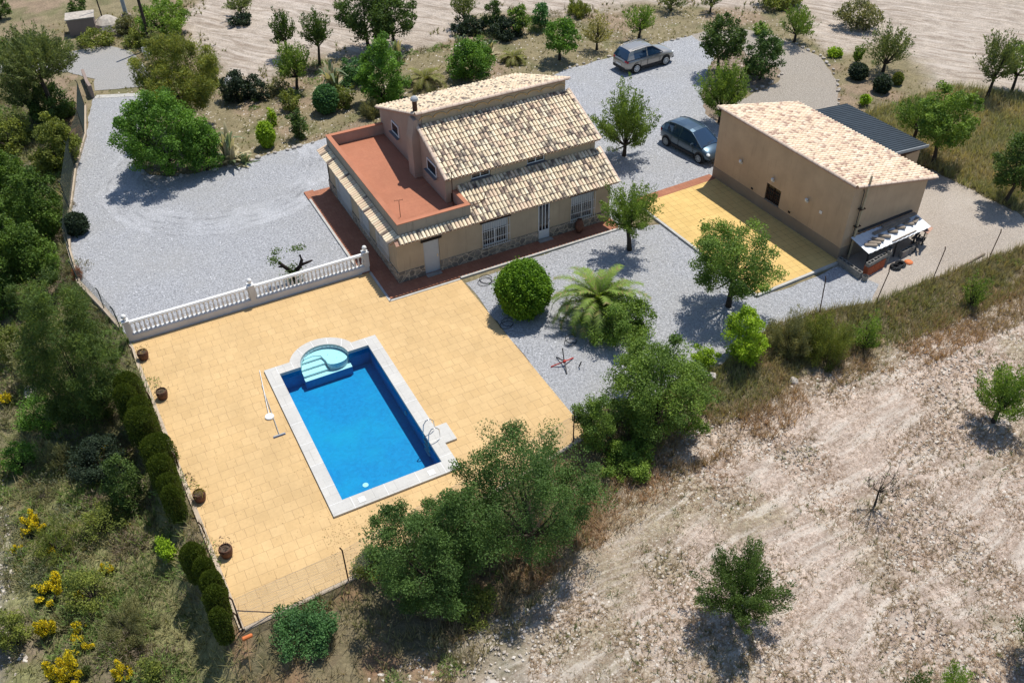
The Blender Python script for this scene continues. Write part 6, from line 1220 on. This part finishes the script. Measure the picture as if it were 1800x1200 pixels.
# crossed metal stand
mb = MB()
for a, m_ in ((20,0),(95,1),(165,0),(250,1)):
    q = rad(a); mb.tube([(0,0,.22),(math.cos(q)*.62, math.sin(q)*.62, .03)], .028, 6, m_)
mb.tube([(0,0,.1),(-.02,.18,.85)], .024, 6, 1); mb.lathe([(.07,0),(.07,.12)], (0,0,.16), 8, 0); mb.tube([(.5,-.42,.02),(.56,-.5,.35)], .03, 6, 1)
tag(mb.build('metal_stand', ['red_paint', 'black_plastic'], None, (4.1,-9.2,.02)), 'red and black crossed metal stand on the gravel in the tree shade', 'stand')
# long handled tool standing in the scrub
TL = thing('garden_hoe', 'wooden handled tool with an orange head leaning upright outside the fence corner', 'tool', (-12.28,-17.0,T(-12.28,-17.0)))
mb = MB(); mb.tube([(0,0,0),(.22,.55,1.0)], .018, 6); mb.build('handle', 'wood_handle', TL); mb = MB(); mb.box(.08,.42,.5,.62,.98,1.12); bevel(mb.build('head', 'orange', TL), .03)
# poles, tank, chair at the top left
mb = MB(); mb.tube([(0,0,-.3),(-.05,.2,7.5)], [.13,.09], 8); tag(mb.build('wooden_pole', 'bark', None, (-5.0,36.85,0)), 'dark wooden utility pole beside the turning circle', 'utility pole')
SP = thing('steel_pole', 'grey steel utility pole on a small concrete footing behind the road', 'utility pole', (-5.7,42.3,0)); mb = MB(); mb.tube([(0,0,.3),(0,0,8)], [.16,.13], 8); mb.build('pole', 'galv', SP); mb = MB(); mb.box(-.35,.35,-.3,.3,-.1,.9); mb.build('footing', 'tank_mat', SP)
mb = MB(); mb.tube([(0,0,0),(-.1,.3,5.5)], [.06,.05], 6); tag(mb.build('thin_pole', 'bark', None, (-7.4,43.0,0)), 'thin dark pole left of the steel utility pole', 'pole')
TK = thing('water_tank', 'small rendered concrete tank with a slab lid on the bank beyond the road', 'tank', (-9.0,42.6,0), rad(-8)); mb = MB(); mb.box(-1.0,.95,-.6,.9,-.2,1.25); mb.build('wall', 'tank_mat', TK); mb = MB(); mb.box(-1.08,1.03,-.68,.98,1.251,1.33); mb.build('lid', 'stone', TK)
mb = MB(); mb.lathe([(1.3,-.2),(1.0,.45),(.5,.8),(.1,.9)], (0,0,0), 9); tag(mb.build('rubble_mound', 'stone', None, (-7.2,42.9,0)), 'grey mound of rubble at the right of the small concrete tank', 'rubble')
CH = thing('garden_chair', 'white garden chair at the edge of the turning circle near the wooden pole', 'chair', (-5.6,34.9,0), rad(20))
mb = MB(); mb.box(-.22,.22,-.22,.22,.40,.43); mb.build('seat', 'white_paint', CH); mb = MB(); mb.box(-.22,.22,.20,.23,.44,.85); mb.build('backrest', 'white_paint', CH)
for sx in (-.2,.17):
    for sy in (-.2,.17): mb = MB(); mb.box(sx,sx+.03,sy,sy+.03,0,.399); mb.build('leg', 'white_paint', CH)
def rock(name, label, loc, s, mat='limestone', seed=0, group=None, cat='rock'):
    bm = bmesh.new(); bmesh.ops.create_icosphere(bm, subdivisions=2, radius=1); rr = random.Random(seed)
    from mathutils import noise as mn
    for v in bm.verts: k = 1+.35*mn.noise(v.co*1.3+Vector((seed,0,0))); v.co = Vector((v.co.x*s[0]*k, v.co.y*s[1]*k, v.co.z*s[2]*k))
    me = bpy.data.meshes.new(name); bm.to_mesh(me); bm.free(); me.materials.append(MAT[mat]); o = link(name, me, None, loc, rr.uniform(0, 6)); return tag(o, label, cat, group)
rock('boulder', 'pale grey rock lying in the scrub on the left slope', (-17.4,2.11,T(-17.4,2.11)+.1), (.6,.28,.22), 'limestone', 3)
rock('boulder', 'pale boulder below the terrace fence in the dry bank', (-5.6,-21.3,T(-5.6,-21.3)+.12), (.32,.3,.28), 'limestone', 4)
rock('boulder', 'whitish blue rock heap showing behind the dark hedge bushes', (-1.2,27.9,.15), (.75,.4,.35), 'white_paint', 5)
rock('boulder', 'pale stone half buried in the bank below the broom shrubs', (12.8,-14.4,T(12.8,-14.4)+.02), (.24,.2,.16), 'limestone', 6)
rock('boulder', 'small white stone on the bank left of the lime bush', (9.4,-12.9,T(9.4,-12.9)+.1), (.2,.18,.15), 'limestone', 7)
# stones edging the drives
protos = []
for k in range(5):
    bm = bmesh.new(); bmesh.ops.create_icosphere(bm, subdivisions=1, radius=1); rr = random.Random(k)
    for v in bm.verts: v.co = Vector((v.co.x*.19, v.co.y*.14, v.co.z*.13))*rr.uniform(.8, 1.2)
    me = bpy.data.meshes.new('stone'); bm.to_mesh(me); bm.free(); me.materials.append(MAT['limestone' if k % 2 else 'stone']); protos.append(me)
def edge(poly, step, label, group, s=1., seed=0):
    rr = random.Random(seed)
    for a, b in zip(poly, poly[1:]):
        a = Vector((*a, 0)); b = Vector((*b, 0)); L = (b-a).length; k = max(1, int(L/step))
        for j in range(k):
            if rr.random() < .12: continue
            p = a.lerp(b, (j+rr.uniform(-.25,.25))/k)+Vector((rr.uniform(-.08,.08), rr.uniform(-.08,.08), .06)); o = link('edging_stone', protos[rr.randrange(5)], None, p, rr.uniform(0, 6.3)); q = s*rr.uniform(.6, 1.35); o.scale = (q, q, q*rr.uniform(.7,1.1)); tag(o, label, 'stone', group)
edge(PX['edgeA'], .48, 'pale stone in the row edging the dry garden left of the house', 'stones edging the left garden', 1., 1)
edge(PX['edgeB'], .6, 'pale stone in the row edging the parking gravel behind the silver car', 'stones edging the parking gravel', .8, 2)
edge(PX['edgeC'], .55, 'pale stone in the curved row along the outside of the brown track', 'stones edging the brown track', .85, 3)
edge(PX['edgeD'], .5, 'pale stone in the row along the inside bend of the brown track', 'stones edging the parking island', .85, 4)

# ---------------------------------------------------------------- ground cover that nobody could count
def tufts(name, P, h, nb, colA, colB, seed, w=.02, spread=.5, jitcol=.35):
    r = np.random.default_rng(seed); n = len(P); z = terr(P); base = np.column_stack([P, z]); base = np.repeat(base, nb, 0); m_ = n*nb
    a = r.uniform(0, 6.283, m_); o = np.stack([np.cos(a), np.sin(a), np.zeros(m_)], 1); hh = h*r.uniform(.4, 1.2, m_)[:, None]*np.repeat(r.uniform(.6, 1.3, n), nb)[:, None]
    b0 = base+o*r.uniform(0, .1, (m_, 1))*h*2; tip = b0+o*hh*spread*r.uniform(.3, 1.3, (m_, 1))+np.array([0, 0, 1])*hh
    sd_ = np.stack([-np.sin(a), np.cos(a), np.zeros(m_)], 1)*w; V = np.stack([b0-sd_, b0+sd_, tip+sd_*.2, tip-sd_*.2], 1).reshape(-1, 3)
    k = np.clip(np.repeat(fbm(P, .5, seed), nb)*2-.5+r.normal(0, .25, m_), 0, 1)[:, None]; c = (np.array(colA)*k+np.array(colB)*(1-k))*r.uniform(1-jitcol, 1+jitcol, (m_, 1))
    return tag(link(name, arr_mesh(name, V, quadF(m_), np.repeat(c, 4, 0), 'leaf')), kind='stuff')
def scatter(n, x0, x1, y0, y1, seed, cond):
    r = np.random.default_rng(seed); P = np.column_stack([r.uniform(x0, x1, n), r.uniform(y0, y1, n)]); return P[cond(P, r)]
FN = np.array(PX['fieldnear']); FF = np.array(PX['fieldfar'])
def in_left(P, r): return (~inside(P, polyB)) & (P[:, 0] < -12.6) & (~inside(P, np.array(PX['road']))) & ((P[:, 0] > -19.4) | (P[:, 1] > -5) | (r.random(len(P)) < .18))
def in_bank(P, r): return (~inside(P, polyB)) & (P[:, 0] > -12.6) & (~inside(P, FN)) & (pdist(P, B) < 5.2) & (r.random(len(P)) < np.clip(1.5*fbm(P, .5, 77)-.1, 0, 1)) & (((P-np.array([-5., -22.5]))**2).sum(1) > 3)
tufts('scrub_grass', scatter(30000, -34, -12, -24, 44, 1, in_left), .30, 6, (.36,.31,.17), (.20,.22,.09), 61, .016, .9)
tufts('scrub_green', scatter(9000, -34, -12, -24, 44, 2, lambda P, r: in_left(P, r) & (fbm(P, .35, 5) > .55)), .42, 8, (.19,.27,.075), (.12,.18,.05), 62, .018, .8)
tufts('bank_grass', scatter(42000, -13, 46, -32, -9, 3, in_bank), .34, 6, (.21,.21,.09), (.36,.28,.17), 63, .015, .7)
tufts('red_dry_grass', scatter(24000, -6, 40, -24, -11, 4, lambda P, r: (~inside(P, polyB)) & (pdist(P, B) > 1.9) & (pdist(P, B) < 4.2) & (fbm(P, .45, 9) > .36)), .34, 7, (.42,.27,.165), (.33,.26,.16), 64, .013, .8)
gar = lambda P, r: inside(P, polyB) & ~inside(P, np.array(PX['gravel_left'])) & ~inside(P, np.array(PX['gravel_right'])) & ~inside(P, np.array(PX['brown_track'])) & ~inside(P, FF) & ~inside(P, np.array(PX['road'])) & ~inside(P, np.array(PX['yard'])) & ((P[:, 1] > 11.5) | (P[:, 0] > 28))
tufts('garden_grass', scatter(30000, -12, 62, -10, 46, 5, lambda P, r: gar(P, r) & (r.random(len(P)) < np.clip(1.6*fbm(P, .35, 13)-.3, 0, 1))), .13, 6, (.28,.24,.11), (.17,.18,.07), 65, .02, .9)
tufts('long_grass', scatter(9000, 31, 50, -10, 3, 6, lambda P, r: gar(P, r)), .45, 7, (.42,.34,.19), (.25,.26,.11), 66, .02, .7)
def scrub_mounds(name, n, box, cond, pals, seed, rr=(.25,.8)):
    r = np.random.default_rng(seed); P0 = scatter(n, *box, seed, cond); Vs = []; Cs = []
    for (x, y), z in zip(P0, terr(P0)):
        R_ = r.uniform(*rr); h = R_*r.uniform(.35,.8); A_, B_ = pals[r.integers(len(pals))]; k = int(420*R_*R_+60); d = r.normal(size=(k,3)); d /= np.linalg.norm(d,axis=1)[:,None]; d[:,2] = np.abs(d[:,2])
        d *= (1+.25*np.sin(3*np.arctan2(d[:,1],d[:,0])+r.uniform(0,6)))[:,None]*r.uniform(.35,1,k)[:,None]**.5; Q = np.array([x,y,z])+d*np.array([R_,R_,h]); t = np.clip(.5+r.normal(0,.3,k),0,1)[:,None]
        Vs.append(leaf_quads(Q, .17, .035, r, bias=d*.8)); Cs.append(np.repeat((np.array(A_)*t+np.array(B_)*(1-t))*r.uniform(.8,1.2), 4, 0))
    V = np.concatenate(Vs); return tag(link(name, arr_mesh(name, V, quadF(len(V)//4), np.concatenate(Cs), 'leaf')), kind='stuff')
PG = [((.26,.30,.12),(.16,.18,.08)),((.21,.31,.08),(.12,.18,.05)),((.20,.29,.07),(.11,.17,.04)),((.22,.20,.11),(.14,.12,.07)),((.24,.19,.13),(.15,.12,.085)),((.13,.17,.05),(.07,.10,.03)),((.21,.22,.13),(.12,.13,.08))]
scrub_mounds('slope_scrub', 1300, (-34,-12,-24,40), in_left, PG, 81, (.3,1.0))
scrub_mounds('bank_scrub', 420, (-12,40,-30,-9), in_bank, PG[:5], 82, (.2,.5))
edge_c = lambda P, r: inside(P, polyB) & ~inside(P, FF) & (pdist(P, np.vstack([FF, FF[:1]])) < 4.5) & (P[:, 0] < 27) & ~inside(P, np.array(PX['gravel_right'])) & ~inside(P, np.array(PX['road'])) & (fbm(P, .3, 29) > .5)
scrub_mounds('field_edge_scrub', 900, (-14, 27, 18, 48), edge_c, PG[:5], 83, (.25, .7))
tufts('bank_green', scatter(26000, 8, 44, -22, -9, 12, lambda P, r: (~inside(P, polyB)) & (pdist(P, B) < 2.6)), .36, 6, (.24,.25,.10), (.36,.29,.16), 70, .014, .7)
fieldc = lambda P, r: inside(P, FN) & (r.random(len(P)) < np.clip(.25+.9*(fbm(P, .3, 15)-.2), 0, .8))
tufts('field_weeds', scatter(95000, -8, 32, -36, -12, 7, fieldc), .09, 5, (.38,.27,.19), (.28,.22,.14), 67, .011, 1.5)
tufts('field_green_weeds', scatter(7000, -4, 32, -34, -14, 8, lambda P, r: inside(P, FN) & (fbm(P, .22, 51) > .57) & (r.random(len(P)) < .6)), .14, 7, (.12,.15,.05), (.17,.17,.07), 68, .013, 1.1)
tufts('field_edge_weeds', scatter(9000, -12, 60, 20, 75, 9, lambda P, r: inside(P, polyB) & ((pdist(P, np.vstack([FF, FF[:1]])) < 1.6)) & ~inside(P, np.array(PX['gravel_right'])) & ~inside(P, np.array(PX['brown_track'])) & (fbm(P, .4, 19) > .45)), .3, 6, (.13,.15,.05), (.22,.18,.09), 69, .03, .8)
def pebbles(name, P, s, seed, colA=(.62,.57,.50), colB=(.36,.31,.26), z=0.):
    r = np.random.default_rng(seed); n = len(P); zz = terr(P)+z; c = np.column_stack([P, zz]); sz = s*r.uniform(.4, 1.5, n)**1.5; V = []
    a = r.uniform(0, 6.28, n); ca, sa = np.cos(a), np.sin(a); F_ = np.array([[0,1,4,4],[1,2,4,4],[2,3,4,4],[3,0,4,4]])
    off = np.array([[1,0,0],[0,.7,0],[-1,0,0],[0,-.8,0],[.1,.1,.75]])
    for o in off: V.append(c+np.column_stack([(o[0]*ca-o[1]*sa)*sz, (o[0]*sa+o[1]*ca)*sz, np.full(n, o[2])*sz]))
    V = np.stack(V, 1).reshape(-1, 3); F3 = (np.arange(n)[:, None, None]*5+F_[None, :, :3]).reshape(-1, 3); k = r.random((n, 1)); col = np.array(colA)*k+np.array(colB)*(1-k)
    return tag(link(name, arr_mesh(name, V, F3, np.repeat(col, 5, 0), 'tiles')), kind='stuff')
pebbles('field_stones', scatter(26000, -8, 32, -36, -12, 10, lambda P, r: inside(P, FN)), .05, 71)
pebbles('slope_stones', scatter(4000, -27, -18, -20, -2, 11, lambda P, r: (P[:, 0] < -19)), .07, 72)
pebbles('bank_stones', scatter(2500, -12, -2, -27, -19, 12, lambda P, r: np.ones(len(P), bool)), .05, 73)
pebbles('garden_stones', scatter(5000, -10, 40, 10, 30, 13, gar), .05, 74)
pebbles('gravel_stones', scatter(30000, -14, 34, -13, 30, 14, lambda P, r: inside(P, np.array(PX['gravel_left'])) | inside(P, np.array(PX['gravel_mid'])) | inside(P, np.array(PX['gravel_right']))), .028, 75, (.70,.71,.74), (.22,.23,.25), .02)

def litter(name, n, box, cols, seed, z=.006):
    r = np.random.default_rng(seed); P = np.column_stack([r.uniform(box[0], box[1], n), r.uniform(box[2], box[3], n), np.full(n, TZ+z)]); keep = r.random(n) < np.clip(2*fbm(P[:, :2], .7, seed)-.6, 0, 1); P = P[keep]
    V = leaf_quads(P, .06, .03, r); V[:, 2] = TZ+z+.004*r.random(len(V)); k = r.integers(len(cols), size=len(P)); C_ = np.repeat(np.array(cols)[k], 4, 0)
    return tag(link(name, arr_mesh(name, V, quadF(len(P)), C_, 'leaf')), kind='stuff')
litter('fallen_leaves', 2600, (-8.5, 2.5, -15.0, -12.9), [(.22,.14,.06),(.16,.17,.06),(.30,.20,.09)], 91)
litter('paving_debris', 700, (-12.2, -8, -15.2, 1.4), [(.22,.15,.07),(.30,.22,.12)], 92)
